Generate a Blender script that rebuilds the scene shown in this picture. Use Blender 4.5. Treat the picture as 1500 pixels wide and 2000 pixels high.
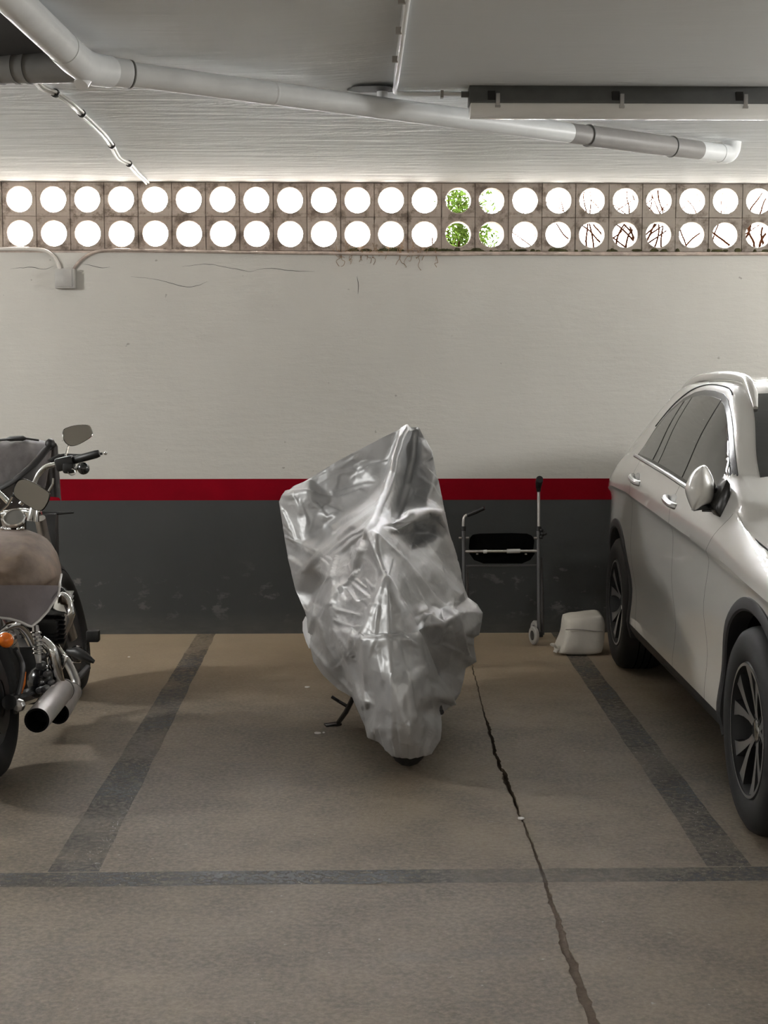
import bpy, bmesh, math, random
import numpy as np
from math import sin, cos, tan, pi, radians, sqrt, atan2
from mathutils import Vector, Matrix, Euler, noise
from mathutils.geometry import delaunay_2d_cdt

random.seed(7)
S = bpy.context.scene
COL = S.collection
for o in list(bpy.data.objects):
    bpy.data.objects.remove(o)

# ------------------------------------------------------------------ camera, world, light
FPX, H, D, YAW, PIT = 2800.0, 1.56, 8.91, radians(1.2), radians(5.1)
cd = bpy.data.cameras.new('camera')
cam = bpy.data.objects.new('camera', cd)
COL.objects.link(cam)
cam.location = (0, -D, H)
cam.rotation_euler = (pi / 2 - PIT, 0, -YAW)
cd.sensor_fit = 'HORIZONTAL'
cd.sensor_width = 36
cd.lens = 36 * FPX / 1500
cd.clip_end = 200
S.camera = cam

w = bpy.data.worlds.new('world')
S.world = w
w.use_nodes = True
bg = w.node_tree.nodes['Background']
bg.inputs[0].default_value = (0.97, 0.985, 1.0, 1)
bg.inputs[1].default_value = 55.0

def area(name, loc, size, sizey, power, rot=(0, 0, 0), col=(1, .985, .955)):
    l = bpy.data.lights.new(name, 'AREA')
    l.shape = 'RECTANGLE'; l.size = size; l.size_y = sizey; l.energy = power; l.color = col
    o = bpy.data.objects.new(name, l)
    COL.objects.link(o); o.location = loc; o.rotation_euler = rot
    return o

# the tubes of the driving aisle behind the camera
for k, (x, y) in enumerate([(-3.2, -12.6), (0.6, -12.6), (3.6, -12.6)]):
    area('aisle_tube', (x, y, 2.70), 1.3, .14, 110)
# added fill lights, unseen, either side of the lamp, brightening wall and floor
for x, pw in ((-4.3, 160), (4.9, 225)):
    l = bpy.data.lights.new('side_fill_light', 'POINT'); l.energy = pw; l.shadow_soft_size = .22; l.color = (1, .985, .955)
    o = bpy.data.objects.new('side_fill_light', l); COL.objects.link(o); o.location = (x, -2.9, 2.52)

S.view_settings.view_transform = 'Standard'
S.view_settings.look = 'None'
S.view_settings.gamma = 1
S.view_settings.use_curve_mapping = False
S.view_settings.exposure = 0.54

# pixel helpers: a sight line through the photograph, taken to a chosen real distance
CP = Vector((0, -D, H))
FW = Vector((sin(YAW) * cos(PIT), cos(YAW) * cos(PIT), -sin(PIT)))
RT = Vector((cos(YAW), -sin(YAW), 0))
UP = RT.cross(FW)
def ray(px, py): return FW + RT * ((px - 750) / FPX) + UP * ((1000 - py) / FPX)
def P(px, py, d): return CP + ray(px, py) * d
def onz(px, py, z=0.0):
    v = ray(px, py); return CP + v * ((z - H) / v.z)
def ony(px, py, y=0.0):
    v = ray(px, py); return CP + v * ((y + D) / v.y)

# ------------------------------------------------------------------ materials
def newmat(name):
    m = bpy.data.materials.new(name); m.use_nodes = True
    nt = m.node_tree
    return m, nt, nt.nodes['Principled BSDF']
def N(nt, t, **kw):
    n = nt.nodes.new(t)
    for k, v in kw.items():
        if k.startswith('i_'):
            n.inputs[k[2:].replace('_', ' ')].default_value = v
        else:
            setattr(n, k, v)
    return n
def coords(nt, scale=(1, 1, 1), kind='Object'):
    tc = N(nt, 'ShaderNodeTexCoord'); mp = N(nt, 'ShaderNodeMapping')
    mp.inputs['Scale'].default_value = scale
    nt.links.new(tc.outputs[kind], mp.inputs[0]); return mp.outputs[0]
def noise_tex(nt, vec, scale, detail=4, rough=.6, dist=0):
    n = N(nt, 'ShaderNodeTexNoise'); n.inputs['Scale'].default_value = scale
    n.inputs['Detail'].default_value = detail; n.inputs['Roughness'].default_value = rough
    n.inputs['Distortion'].default_value = dist
    nt.links.new(vec, n.inputs['Vector']); return n.outputs['Fac']
def ramp(nt, fac, stops):
    r = N(nt, 'ShaderNodeValToRGB')
    el = r.color_ramp.elements
    while len(el) < len(stops): el.new(.5)
    for e, (p, c) in zip(el, stops):
        e.position = p
        e.color = (c, c, c, 1) if isinstance(c, (int, float)) else (*c, 1)
    nt.links.new(fac, r.inputs[0]); return r.outputs[0]
def mix(nt, fac, a, b, mode='MIX'):
    n = N(nt, 'ShaderNodeMix', data_type='RGBA', blend_type=mode)
    for sock, v in ((n.inputs[0], fac), (n.inputs[6], a), (n.inputs[7], b)):
        if isinstance(v, (int, float)): sock.default_value = v
        elif isinstance(v, tuple): sock.default_value = (*v, 1)
        else: nt.links.new(v, sock)
    return n.outputs[2]
def math_(nt, op, a, b=0.0):
    n = N(nt, 'ShaderNodeMath', operation=op)
    for sock, v in ((n.inputs[0], a), (n.inputs[1], b)):
        if isinstance(v, (int, float)): sock.default_value = v
        else: nt.links.new(v, sock)
    return n.outputs[0]
def bump(nt, bs, hgt, strength=.3, dist=.01, prev=None):
    b = N(nt, 'ShaderNodeBump'); b.inputs['Strength'].default_value = strength
    b.inputs['Distance'].default_value = dist
    nt.links.new(hgt, b.inputs['Height'])
    if prev: nt.links.new(prev, b.inputs['Normal'])
    nt.links.new(b.outputs[0], bs.inputs['Normal']); return b.outputs[0]
def mul(c, f): return tuple(min(1, x * f) for x in c)
def mat(name, col, rough=.5, metal=0.0, var=.12, vs=6.0, bs_=None, bstr=.2, coat=0.0, scale=(1, 1, 1)):
    m, nt, b = newmat(name)
    v = coords(nt, scale)
    n = noise_tex(nt, v, vs, 5)
    c = mix(nt, ramp(nt, n, [(.3, 0.0), (.7, 1.0)]), mul(col, 1 - var), mul(col, 1 + var))
    nt.links.new(c, b.inputs['Base Color'])
    b.inputs['Roughness'].default_value = rough
    b.inputs['Metallic'].default_value = metal
    b.inputs['Coat Weight'].default_value = coat
    b.inputs['Coat Roughness'].default_value = .04
    if bs_: bump(nt, b, noise_tex(nt, v, bs_, 4), bstr, .004)
    return m

M = {}
def build_mats():
    # off-white wall paint: brushed, with faint stains and scratches
    m, nt, b = newmat('wall_paint'); v = coords(nt)
    n1 = noise_tex(nt, v, .9, 5, .6); n2 = noise_tex(nt, v, 14, 5, .7)
    c = mix(nt, ramp(nt, n1, [(.35, 0.), (.7, 1.)]), (.51, .497, .458), (.565, .552, .512))
    sp = ramp(nt, noise_tex(nt, v, 17, 2, .5), [(.73, 0.), (.77, 1.)])
    c = mix(nt, sp, c, (.33, .31, .28))
    nt.links.new(c, b.inputs['Base Color']); b.inputs['Roughness'].default_value = .75
    hb = math_(nt, 'ADD', n2, math_(nt, 'MULTIPLY', noise_tex(nt, coords(nt, (1.2, 1, 5)), 5, 4), 1.6))
    bump(nt, b, hb, .22, .012); M['wall'] = m
    # dark dado paint with scuffs and flaked patches low down
    m, nt, b = newmat('dado_paint'); v = coords(nt)
    n1 = noise_tex(nt, v, 1.4, 5)
    c = mix(nt, n1, (.044, .0465, .0455), (.064, .067, .066))
    sep = N(nt, 'ShaderNodeSeparateXYZ'); nt.links.new(v, sep.inputs[0])
    low = ramp(nt, sep.outputs[2], [(.06, 0.), (.18, 1.), (.38, 1.), (.50, 0.)])
    fl = ramp(nt, noise_tex(nt, coords(nt, (1, 1, 1.6)), 6.5, 6, .65), [(.57, 0.), (.64, 1.)])
    zone = ramp(nt, noise_tex(nt, v, .55, 1), [(.33, 0.), (.48, 1.)])
    f = math_(nt, 'MULTIPLY', math_(nt, 'MULTIPLY', fl, low), zone)
    c = mix(nt, math_(nt, 'MULTIPLY', f, .42), c, (.27, .26, .245))
    dust = ramp(nt, sep.outputs[2], [(.0, .6), (.14, 0.)])
    c = mix(nt, math_(nt, 'MULTIPLY', dust, noise_tex(nt, coords(nt, (1, 1, 4)), 9, 4)), c, (.16, .15, .13))
    nt.links.new(c, b.inputs['Base Color']); b.inputs['Roughness'].default_value = .6
    bump(nt, b, noise_tex(nt, v, 20, 5), .3, .006); M['dado'] = m
    M['red'] = mat('red_stripe_paint', (.21, .001, .008), .9, var=.1, vs=5, bs_=25)
    # ceiling: trowelled plaster with long strokes
    m, nt, b = newmat('ceiling_plaster')
    v = coords(nt, (.55, 3.2, 1)); v1 = coords(nt)
    n1 = noise_tex(nt, v, 2.2, 6, .6, .6)
    c = mix(nt, noise_tex(nt, v1, .8, 5), (.63, .655, .67), (.75, .775, .785))
    nt.links.new(c, b.inputs['Base Color']); b.inputs['Roughness'].default_value = .7
    sp3 = N(nt, 'ShaderNodeSeparateXYZ'); nt.links.new(v1, sp3.inputs[0])
    near = ramp(nt, math_(nt, 'MULTIPLY', math_(nt, 'ADD', sp3.outputs[1], 4.5), .25), [(.25, .16), (.5, 1.)])
    p = bump(nt, b, math_(nt, 'MULTIPLY', n1, near), .75, .035); M['ceiling'] = m
    # concrete floor
    m, nt, b = newmat('concrete_floor'); v = coords(nt)
    big = noise_tex(nt, v, .55, 6, .6, .4); mid = noise_tex(nt, v, 3.2, 8, .65); fine = noise_tex(nt, v, 55, 6, .7)
    c = mix(nt, ramp(nt, big, [(.32, 0.), (.68, 1.)]), (.125, .102, .076), (.235, .185, .128))
    c = mix(nt, ramp(nt, mid, [(.42, .0), (.62, .6)]), c, (.085, .072, .058))
    c = mix(nt, ramp(nt, fine, [(.40, .0), (.70, .6)]), c, (.335, .28, .21))
    pl = ramp(nt, noise_tex(nt, v, 34, 3, .6), [(.70, 0.), (.74, 1.)])
    c = mix(nt, math_(nt, 'MULTIPLY', pl, .5), c, (.55, .52, .47))
    dk = ramp(nt, noise_tex(nt, coords(nt, (.9, 1, 1)), 9, 2, .5), [(.76, 0.), (.79, 1.)])
    c = mix(nt, math_(nt, 'MULTIPLY', dk, .7), c, (.05, .042, .035))
    ws = ramp(nt, noise_tex(nt, coords(nt, (.35, 1.2, 1)), 2.2, 7, .7), [(.60, 0.), (.72, .4)])
    c = mix(nt, ws, c, (.12, .118, .115))
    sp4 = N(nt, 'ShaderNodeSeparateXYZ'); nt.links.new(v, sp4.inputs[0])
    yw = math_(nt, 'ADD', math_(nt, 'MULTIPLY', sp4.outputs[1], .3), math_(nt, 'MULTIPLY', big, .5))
    warm_lift = ramp(nt, math_(nt, 'ADD', yw, .5), [(.12, 0.), (.72, .85)])
    c = mix(nt, warm_lift, c, (.47, .37, .25))  # yellowish floor by the wall, lightened to stand in for missing light
    nt.links.new(c, b.inputs['Base Color'])
    r = mix(nt, mid, (.5, .5, .5), (.72, .72, .72)); nt.links.new(r, b.inputs['Roughness'])
    bump(nt, b, math_(nt, 'ADD', fine, mid), .45, .006); M['floor'] = m
    # worn floor paint: the concrete shows through the worn places
    m, nt, b = newmat('worn_line_paint'); v = coords(nt)
    c = mix(nt, noise_tex(nt, v, 5, 6, .7), (.08, .08, .08), (.13, .132, .137))
    wn2 = ramp(nt, noise_tex(nt, v, 24, 3), [(.72, 0.), (.78, .5)])
    c = mix(nt, wn2, c, (.33, .34, .37))
    nt.links.new(c, b.inputs['Base Color']); b.inputs['Roughness'].default_value = .6
    a1 = ramp(nt, noise_tex(nt, v, 1.5, 2), [(.38, .35), (.62, .9)])
    a2 = ramp(nt, noise_tex(nt, v, 38, 6, .7), [(.36, .25), (.56, 1.)])
    nt.links.new(math_(nt, 'MULTIPLY', a1, a2), b.inputs['Alpha']); M['line'] = m
    m, nt, b = newmat('crack_dirt'); v = coords(nt)
    c = mix(nt, noise_tex(nt, v, 40, 5, .7), (.05, .036, .026), (.20, .15, .11))
    nt.links.new(c, b.inputs['Base Color']); b.inputs['Roughness'].default_value = .95
    bump(nt, b, noise_tex(nt, v, 90, 4), .6, .006); M['dirt'] = m
    # vent blocks: cement with a fine square grid cast in the face
    m, nt, b = newmat('vent_block_cement'); v = coords(nt)
    br = N(nt, 'ShaderNodeTexBrick', offset=0.0, squash=1.0)
    br.inputs['Scale'].default_value = 1.0
    br.inputs['Mortar Size'].default_value = .0013; br.inputs['Brick Width'].default_value = .0088
    br.inputs['Row Height'].default_value = .0088
    br.inputs['Color1'].default_value = (1, 1, 1, 1); br.inputs['Color2'].default_value = (.9, .9, .9, 1)
    br.inputs['Mortar'].default_value = (0, 0, 0, 1)
    tc = N(nt, 'ShaderNodeTexCoord'); mp = N(nt, 'ShaderNodeMapping'); mp.inputs['Rotation'].default_value = (pi / 2, 0, 0)
    nt.links.new(tc.outputs['Object'], mp.inputs[0]); nt.links.new(mp.outputs[0], br.inputs['Vector'])
    oi = N(nt, 'ShaderNodeObjectInfo')
    n1 = noise_tex(nt, coords(nt, kind='Object'), 16, 5, .7)
    c = mix(nt, oi.outputs['Random'], (.40, .325, .275), (.50, .425, .365))
    c = mix(nt, math_(nt, 'MULTIPLY', ramp(nt, br.outputs['Fac'], [(.2, 0.), (.8, 1.)]), .55), c, (.15, .115, .09))
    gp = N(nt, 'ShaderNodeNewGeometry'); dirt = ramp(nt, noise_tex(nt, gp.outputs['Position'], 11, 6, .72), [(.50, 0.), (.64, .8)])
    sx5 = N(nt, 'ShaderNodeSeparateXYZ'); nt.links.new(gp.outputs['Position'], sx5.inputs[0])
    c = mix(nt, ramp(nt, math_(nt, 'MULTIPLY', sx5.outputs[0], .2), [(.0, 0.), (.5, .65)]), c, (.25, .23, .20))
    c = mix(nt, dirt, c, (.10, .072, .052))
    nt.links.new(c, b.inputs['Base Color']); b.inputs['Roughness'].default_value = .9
    bump(nt, b, math_(nt, 'SUBTRACT', n1, math_(nt, 'MULTIPLY', br.outputs['Fac'], 1.)), .5, .003); M['block'] = m
    M['mortar'] = mat('mortar', (.16, .12, .095), .95, var=.4, vs=30, bs_=60, bstr=.5)
    M['pvc'] = mat('grey_pvc', (.80, .82, .83), .4, var=.06, vs=7, bs_=30, bstr=.06)
    M['pvc_dark'] = mat('dark_grey_pvc', (.20, .20, .195), .45, var=.12, vs=6)
    M['pvc_mid'] = mat('dull_grey_pvc', (.30, .29, .28), .5, var=.1, vs=6)
    M['cable'] = mat('painted_cable', (.60, .57, .53), .55, var=.1, vs=20)
    M['white_cable'] = mat('white_cable_sheath', (.78, .78, .76), .4, var=.04)
    M['cable_brown'] = mat('grimy_cable_sheath', (.40, .33, .285), .7, var=.3, vs=18)
    M['plastic_grey'] = mat('grey_box_plastic', (.38, .37, .35), .5, var=.08, vs=10)
    M['housing'] = mat('lamp_housing_plastic', (.115, .12, .118), .5, var=.15, vs=9)
    M['diffuser'] = mat('lamp_diffuser', (.90, .90, .88), .18, var=.03, vs=4)
    M['tie'] = mat('black_tie', (.02, .02, .02), .5)
    # silver cover
    m, nt, b = newmat('silver_cover_fabric'); v = coords(nt)
    n1 = noise_tex(nt, v, 2.2, 4)
    c = mix(nt, n1, (.44, .445, .45), (.54, .545, .55))
    nt.links.new(c, b.inputs['Base Color'])
    b.inputs['Metallic'].default_value = .5; b.inputs['Roughness'].default_value = .48
    h1 = noise_tex(nt, coords(nt, (1, .6, .7)), 13, 3, .5, .25)
    h2 = math_(nt, 'ABSOLUTE', math_(nt, 'SUBTRACT', noise_tex(nt, coords(nt, (.8, .6, 1)), 8, 2, .5, .3), .5))
    hgt = math_(nt, 'SUBTRACT', math_(nt, 'MULTIPLY', h1, .5), math_(nt, 'MULTIPLY', h2, 1.6))
    bump(nt, b, hgt, .5, .014); M['cover'] = m
    M['cover_light'] = mat('pale_cover_lining', (.72, .72, .73), .5, var=.05)
    # car
    m, nt, b = newmat('white_car_paint'); v = coords(nt)
    c = mix(nt, noise_tex(nt, v, 3, 3), (.66, .65, .615), (.69, .68, .645)); nt.links.new(c, b.inputs['Base Color'])
    b.inputs['Roughness'].default_value = .30; b.inputs['Coat Weight'].default_value = 1.0
    b.inputs['Coat Roughness'].default_value = .025; M['paint'] = m
    M['cladding'] = mat('black_cladding', (.018, .018, .019), .55, var=.15, vs=14, bs_=300, bstr=.1)
    M['well'] = mat('wheel_well_liner', (.008, .008, .008), .9)
    M['seam'] = mat('panel_seam', (.02, .02, .02), .8)
    M['glass'] = mat('tinted_glass', (.028, .030, .028), .03, var=.05, coat=.6)
    M['glass_front'] = mat('front_side_glass', (.045, .050, .046), .03, var=.05, coat=.6)
    M['black_gloss'] = mat('black_gloss_trim', (.010, .010, .010), .22, var=.1)
    M['chrome'] = mat('chrome', (.78, .78, .77), .09, 1.0, var=.05)
    M['satin'] = mat('satin_aluminium', (.62, .63, .64), .28, 1.0, var=.05)
    M['tyre'] = mat('tyre_rubber', (.006, .006, .006), .7, var=.25, vs=12, bs_=120, bstr=.1)
    M['rim_dark'] = mat('dark_rim_paint', (.022, .022, .023), .3, .4, var=.1)
    M['rim_face'] = mat('machined_spoke_face', (.42, .42, .42), .3, .8, var=.06)
    M['black'] = mat('black_plastic', (.014, .014, .014), .45, var=.2, vs=10)
    M['black_metal'] = mat('black_enamel', (.010, .010, .011), .2, var=.1, coat=.5)
    M['steel'] = mat('brushed_steel', (.50, .49, .48), .30, .95, var=.12, vs=20, scale=(1, .2, 1))
    M['muffler'] = mat('matt_silver_muffler', (.42, .40, .39), .42, .45, var=.08, vs=8)
    M['steel_dark'] = mat('dull_frame_steel', (.16, .16, .165), .42, .8, var=.1)
    M['seat_cloth'] = mat('brown_grey_cloth', (.155, .112, .080), .7, var=.38, vs=9, bs_=9, bstr=1.)
    M['flap_cloth'] = mat('lilac_grey_cloth', (.20, .178, .185), .65, var=.2, vs=6, bs_=10, bstr=.8)
    M['piping'] = mat('pale_piping', (.60, .58, .56), .5)
    M['tarp'] = mat('dark_tarp', (.085, .076, .075), .5, var=.35, vs=9, bs_=12, bstr=1., scale=(1, 1, .5))
    M['tarp_black'] = mat('black_tarp_fold', (.014, .013, .013), .5, var=.2)
    m, nt, b = newmat('amber_lens'); b.inputs['Base Color'].default_value = (.75, .16, .015, 1)
    b.inputs['Roughness'].default_value = .12
    nt.links.new(mix(nt, noise_tex(nt, coords(nt), 60, 2), (.55, .09, .008), (.85, .24, .03)), b.inputs['Base Color'])
    M['amber'] = m
    m, nt, b = newmat('mirror_glass'); b.inputs['Metallic'].default_value = 1; b.inputs['Roughness'].default_value = .03
    nt.links.new(mix(nt, noise_tex(nt, coords(nt), 3, 2), (.62, .62, .60), (.68, .68, .66)), b.inputs['Base Color']); M['mirror'] = m
    M['dial'] = mat('dial_glass', (.16, .155, .14), .1, var=.1)
    M['sack'] = mat('woven_white_sack', (.62, .585, .52), .75, var=.07, vs=8, bs_=140, bstr=.35)
    M['sack_seam'] = mat('sack_stitching', (.25, .23, .2), .8)
    M['seat_black'] = mat('black_padded_vinyl', (.004, .004, .004), .85, var=.2, bs_=60, bstr=.2)
    M['walker_tube'] = mat('grey_walker_tube', (.15, .15, .155), .35, .8, var=.1)
    M['walker_bright'] = mat('bright_walker_tube', (.52, .50, .48), .28, .9, var=.08)
    M['wheel_grey'] = mat('grey_caster_rubber', (.40, .385, .36), .6)
    M['scrap'] = mat('white_paper', (.75, .73, .70), .8)
    M['ground'] = mat('outdoor_paving', (.48, .45, .40), .9, var=.2, vs=3)
    M['leaf'] = mat('green_leaf', (.030, .050, .009), .8, var=.5, vs=14)
    M['twig'] = mat('dry_vine_bark', (.0085, .0032, .0016), .95, var=.3, vs=20)
    M['root'] = mat('hanging_rootlets', (.27, .17, .095), .9, var=.3)
    M['moss'] = mat('moss', (.055, .052, .018), .95, var=.5, vs=40, bs_=80, bstr=.8)
build_mats()
for k_ in ('leaf', 'twig', 'well', 'seat_black'):
    M[k_].node_tree.nodes['Principled BSDF'].inputs['Specular IOR Level'].default_value = 0.0
M['red'].node_tree.nodes['Principled BSDF'].inputs['Specular IOR Level'].default_value = .1
M['dado'].node_tree.nodes['Principled BSDF'].inputs['Specular IOR Level'].default_value = .25

# ------------------------------------------------------------------ mesh builder
class MB:
    def __init__(s): s.v, s.f, s.m, s.cur = [], [], [], 0
    def add(s, vs, fs):
        b = len(s.v); s.v += [Vector(p) for p in vs]
        for f in fs: s.f.append([b + i for i in f]); s.m.append(s.cur)
        return s
    def box(s, c, d, rot=None):
        h = [x / 2 for x in d]; c = Vector(c)
        q = [Vector((x * h[0], y * h[1], z * h[2])) for x in (-1, 1) for y in (-1, 1) for z in (-1, 1)]
        if rot is not None: q = [rot @ p for p in q]
        return s.add([c + p for p in q], [(0, 1, 3, 2), (4, 6, 7, 5), (0, 4, 5, 1), (2, 3, 7, 6), (0, 2, 6, 4), (1, 5, 7, 3)])
    def grid(s, rows, cu=False, cv=False):
        n, k = len(rows), len(rows[0]); b = [p for r in rows for p in r]; fs = []
        for i in range(n if cu else n - 1):
            for j in range(k if cv else k - 1):
                i2, j2 = (i + 1) % n, (j + 1) % k
                fs.append((i * k + j, i * k + j2, i2 * k + j2, i2 * k + j))
        return s.add(b, fs)
    def tube(s, pts, r, n=12, caps=True, closed=False, flat=1.0):
        pts = [Vector(p) for p in pts]; K = len(pts)
        rs = r if isinstance(r, (list, tuple)) else [r] * K
        rings = []; ref = None
        for i, p in enumerate(pts):
            if closed: t = pts[(i + 1) % K] - pts[i - 1]
            else: t = pts[min(i + 1, K - 1)] - pts[max(i - 1, 0)]
            t.normalize()
            if ref is None:
                ref = Vector((0, 0, 1)) if abs(t.z) < .9 else Vector((1, 0, 0))
            a = (ref - t * ref.dot(t)).normalized(); ref = a; bb = t.cross(a)
            rings.append([p + (a * cos(q) * flat + bb * sin(q)) * rs[i] for q in [2 * pi * j / n for j in range(n)]])
        s.grid(rings, closed, True)
        if caps and not closed:
            for ring, rev in ((rings[0], False), (rings[-1], True)):
                s.add(ring, [list(range(n))[::-1] if not rev else list(range(n))])
        return s
    def lathe(s, prof, o, ax, n=24, sweep=None):
        o, ax = Vector(o), Vector(ax).normalized()
        a = ax.orthogonal().normalized(); b = ax.cross(a)
        rows = [[o + ax * h + (a * cos(q) + b * sin(q)) * r for (r, h) in prof] for q in [2 * pi * j / n for j in range(n)]]
        return s.grid(rows, True, False)
    def ball(s, c, r, rot=None, n=14, k=8):
        r = (r, r, r) if isinstance(r, (int, float)) else r; c = Vector(c); rows = []
        for i in range(k + 1):
            t = pi * i / k; row = []
            for j in range(n):
                q = 2 * pi * j / n
                p = Vector((r[0] * sin(t) * cos(q), r[1] * sin(t) * sin(q), r[2] * cos(t)))
                row.append(c + (rot @ p if rot is not None else p))
            rows.append(row)
        return s.grid(rows, False, True)
    def slab(s, outline, nrm, th):          # planar outline with thickness
        nrm = Vector(nrm).normalized() * th; k = len(outline)
        a = [Vector(p) for p in outline]; b = [p + nrm for p in a]
        s.add(a + b, [list(range(k))[::-1], list(range(k, 2 * k))] + [(i, (i + 1) % k, k + (i + 1) % k, k + i) for i in range(k)])
        return s
    def build(s, name, mats, parent=None, angle=35, local=False, bevel=0.0, weld=False):
        me = bpy.data.meshes.new(name)
        bm = bmesh.new()
        vs = [bm.verts.new(p) for p in s.v]
        for f, mi in zip(s.f, s.m):
            try:
                ff = bm.faces.new([vs[i] for i in f]); ff.material_index = mi; ff.smooth = True
            except ValueError: pass
        if weld: bmesh.ops.remove_doubles(bm, verts=bm.verts, dist=1e-5)
        bmesh.ops.recalc_face_normals(bm, faces=bm.faces)
        if bevel:
            ed = [e for e in bm.edges if len(e.link_faces) == 2 and e.calc_face_angle() > .6]
            bmesh.ops.bevel(bm, geom=ed, offset=bevel, segments=2, affect='EDGES', profile=.5)
        for f in bm.faces: f.smooth = True
        bm.to_mesh(me); bm.free()
        return link(me, name, mats, parent, angle, local)

FRAME = {}
def link(me, name, mats, parent=None, angle=35, local=False):
    for m in (mats if isinstance(mats, (list, tuple)) else [mats]): me.materials.append(M[m] if isinstance(m, str) else m)
    me.set_sharp_from_angle(angle=radians(angle))
    o = bpy.data.objects.new(name, me); COL.objects.link(o)
    if parent is not None:
        o.parent = parent
        if not local: o.matrix_parent_inverse = FRAME.get(parent.name, Matrix()).inverted()
    return o
def tag(o, label=None, cat=None, group=None, kind=None):
    for k, v in (('label', label), ('category', cat), ('group', group), ('kind', kind)):
        if v: o[k] = v
    return o
def thing(name, label, cat, loc, rotz=0.0, group=None):
    o = bpy.data.objects.new(name, None); COL.objects.link(o)
    o.empty_display_size = .1
    o.location = loc; o.rotation_euler = (0, 0, rotz)
    FRAME[o.name] = Matrix.Translation(loc) @ Matrix.Rotation(rotz, 4, 'Z')
    return tag(o, label, cat, group)
def spline(pts, n=8, closed=False):
    pts = [Vector(p) for p in pts]; K = len(pts); out = []
    for i in range(K if closed else K - 1):
        g = lambda j: pts[j % K] if closed else pts[max(0, min(K - 1, j))]
        p0, p1, p2, p3 = g(i - 1), g(i), g(i + 1), g(i + 2)
        for k in range(n):
            t = k / n
            out.append(.5 * ((2 * p1) + (p2 - p0) * t + (2 * p0 - 5 * p1 + 4 * p2 - p3) * t * t + (3 * p1 - p0 - 3 * p2 + p3) * t ** 3))
    if not closed: out.append(pts[-1])
    return out

# ------------------------------------------------------------------ room shell
X0, X1, Y0 = -7.5, 7.5, -17.5
CZ = 2.79
BAND0, BAND1 = 2.372, CZ
PITCH, R_HOLE = .2064, .0775
COLX0 = -2.04

def struct(mb, name, m, **k):
    return tag(mb.build(name, m, **k), kind='structure')

wall = struct(MB().box(((X0 + X1) / 2, .11, BAND0 / 2), (X1 - X0, .22, BAND0)), 'wall_back', 'wall')
MB().box(((X0 + X1) / 2, -.0015, .42), (X1 - X0, .003, .84)).build('dado', 'dado', wall)
MB().box(((X0 + X1) / 2, -.002, .9065), (X1 - X0, .004, .133)).build('red_stripe', 'red', wall)
MB().box(((X0 + X1) / 2, .11, CZ + .1), (X1 - X0, .22, .2)).build('lintel', 'wall', wall)

# perforated blocks
def block_mesh():
    mb = MB(); hw_ = PITCH / 2 - .002; n = 32; yf, yb = .014, .112
    def sq(q):
        c, s_ = cos(q), sin(q); k = hw_ / max(abs(c), abs(s_)); return (c * k, s_ * k)
    qs = [2 * pi * j / n + pi / n * 0 for j in range(n)]
    rings = [[(*sq(q)[:1], yb, sq(q)[1]) for q in qs], [(*sq(q)[:1], yf, sq(q)[1]) for q in qs],
             [((R_HOLE + .004) * cos(q), yf, (R_HOLE + .004) * sin(q)) for q in qs],
             [(R_HOLE * cos(q), yf + .004, R_HOLE * sin(q)) for q in qs],
             [(R_HOLE * cos(q), yb, R_HOLE * sin(q)) for q in qs]]
    mb.grid(rings + [rings[0]], False, True); return mb
blk = None
NCOL0, NCOL1 = -7, 30
for row, zc in enumerate((2.684, 2.478)):
    for c in range(NCOL0, NCOL1):
        x = COLX0 + c * PITCH
        if blk is None:
            o = blk = block_mesh().build('vent_block', 'block', wall, angle=30)
        else:
            o = blk.copy(); COL.objects.link(o)
        o.location = (x, random.uniform(-.003, .003), zc + random.uniform(-.0015, .0015))
        o.rotation_euler = (0, random.choice((0, pi / 2, pi, -pi / 2)) + random.uniform(-.01, .01), 0)
mo = MB()
xa, xb = COLX0 + (NCOL0 - .5) * PITCH, COLX0 + (NCOL1 - .5) * PITCH
for c in range(NCOL0, NCOL1 + 1):
    mo.box((COLX0 + (c - .5) * PITCH, .066, (BAND0 + BAND1) / 2), (.008, .09, BAND1 - BAND0))
for z in (BAND0 + .002, 2.581, BAND1 - .003): mo.box(((xa + xb) / 2, .066, z), (xb - xa, .09, .009))
mo.build('mortar', 'mortar', wall)
MB().box(((X0 + xa) / 2, .11, (BAND0 + BAND1) / 2), (xa - X0, .22, BAND1 - BAND0)).box(((X1 + xb) / 2, .11, (BAND0 + BAND1) / 2), (X1 - xb, .22, BAND1 - BAND0)).build('solid_panel', 'wall', wall)

struct(MB().box((X0 - .1, Y0 / 2, 1.4), (.2, -Y0 + .4, 2.8)), 'wall_left', 'wall')
struct(MB().box((X1 + .1, Y0 / 2, 1.4), (.2, -Y0 + .4, 2.8)), 'wall_right', 'wall')
struct(MB().box((0, Y0 - .1, 1.4), (X1 - X0, .2, 2.8)), 'wall_front', 'wall')

# ceiling: slab with a shallow hollow on the left of the wiring joint
cj = P(772, 176, 5.94).x
mb = MB(); rows = []
xs = [X0, cj - .62, cj - .5, cj - .36, cj - .24, cj - .14, cj - .07, cj - .03, cj - .008, cj - .004, cj + .02, X1]
zo = [0, 0, .003, .008, .016, .026, .034, .038, .04, 0, 0, 0]
ys = [Y0, -9, -6, -4.5, -3.6, -3.2, -2.95, -2.7, -1.5, -.6, 0.02]
fy = [1, 1, 1, 1, 1, 1, .8, 0, 0, 0, 0]
for y, f in zip(ys, fy): rows.append([(x, y, CZ + z * f) for x, z in zip(xs, zo)])
mb.grid(rows)
mb.grid([[(x, y, CZ + .25) for x in (X0, X1)] for y in (Y0, .02)])
ceil = struct(mb, 'ceiling', 'ceiling', angle=25)

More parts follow.
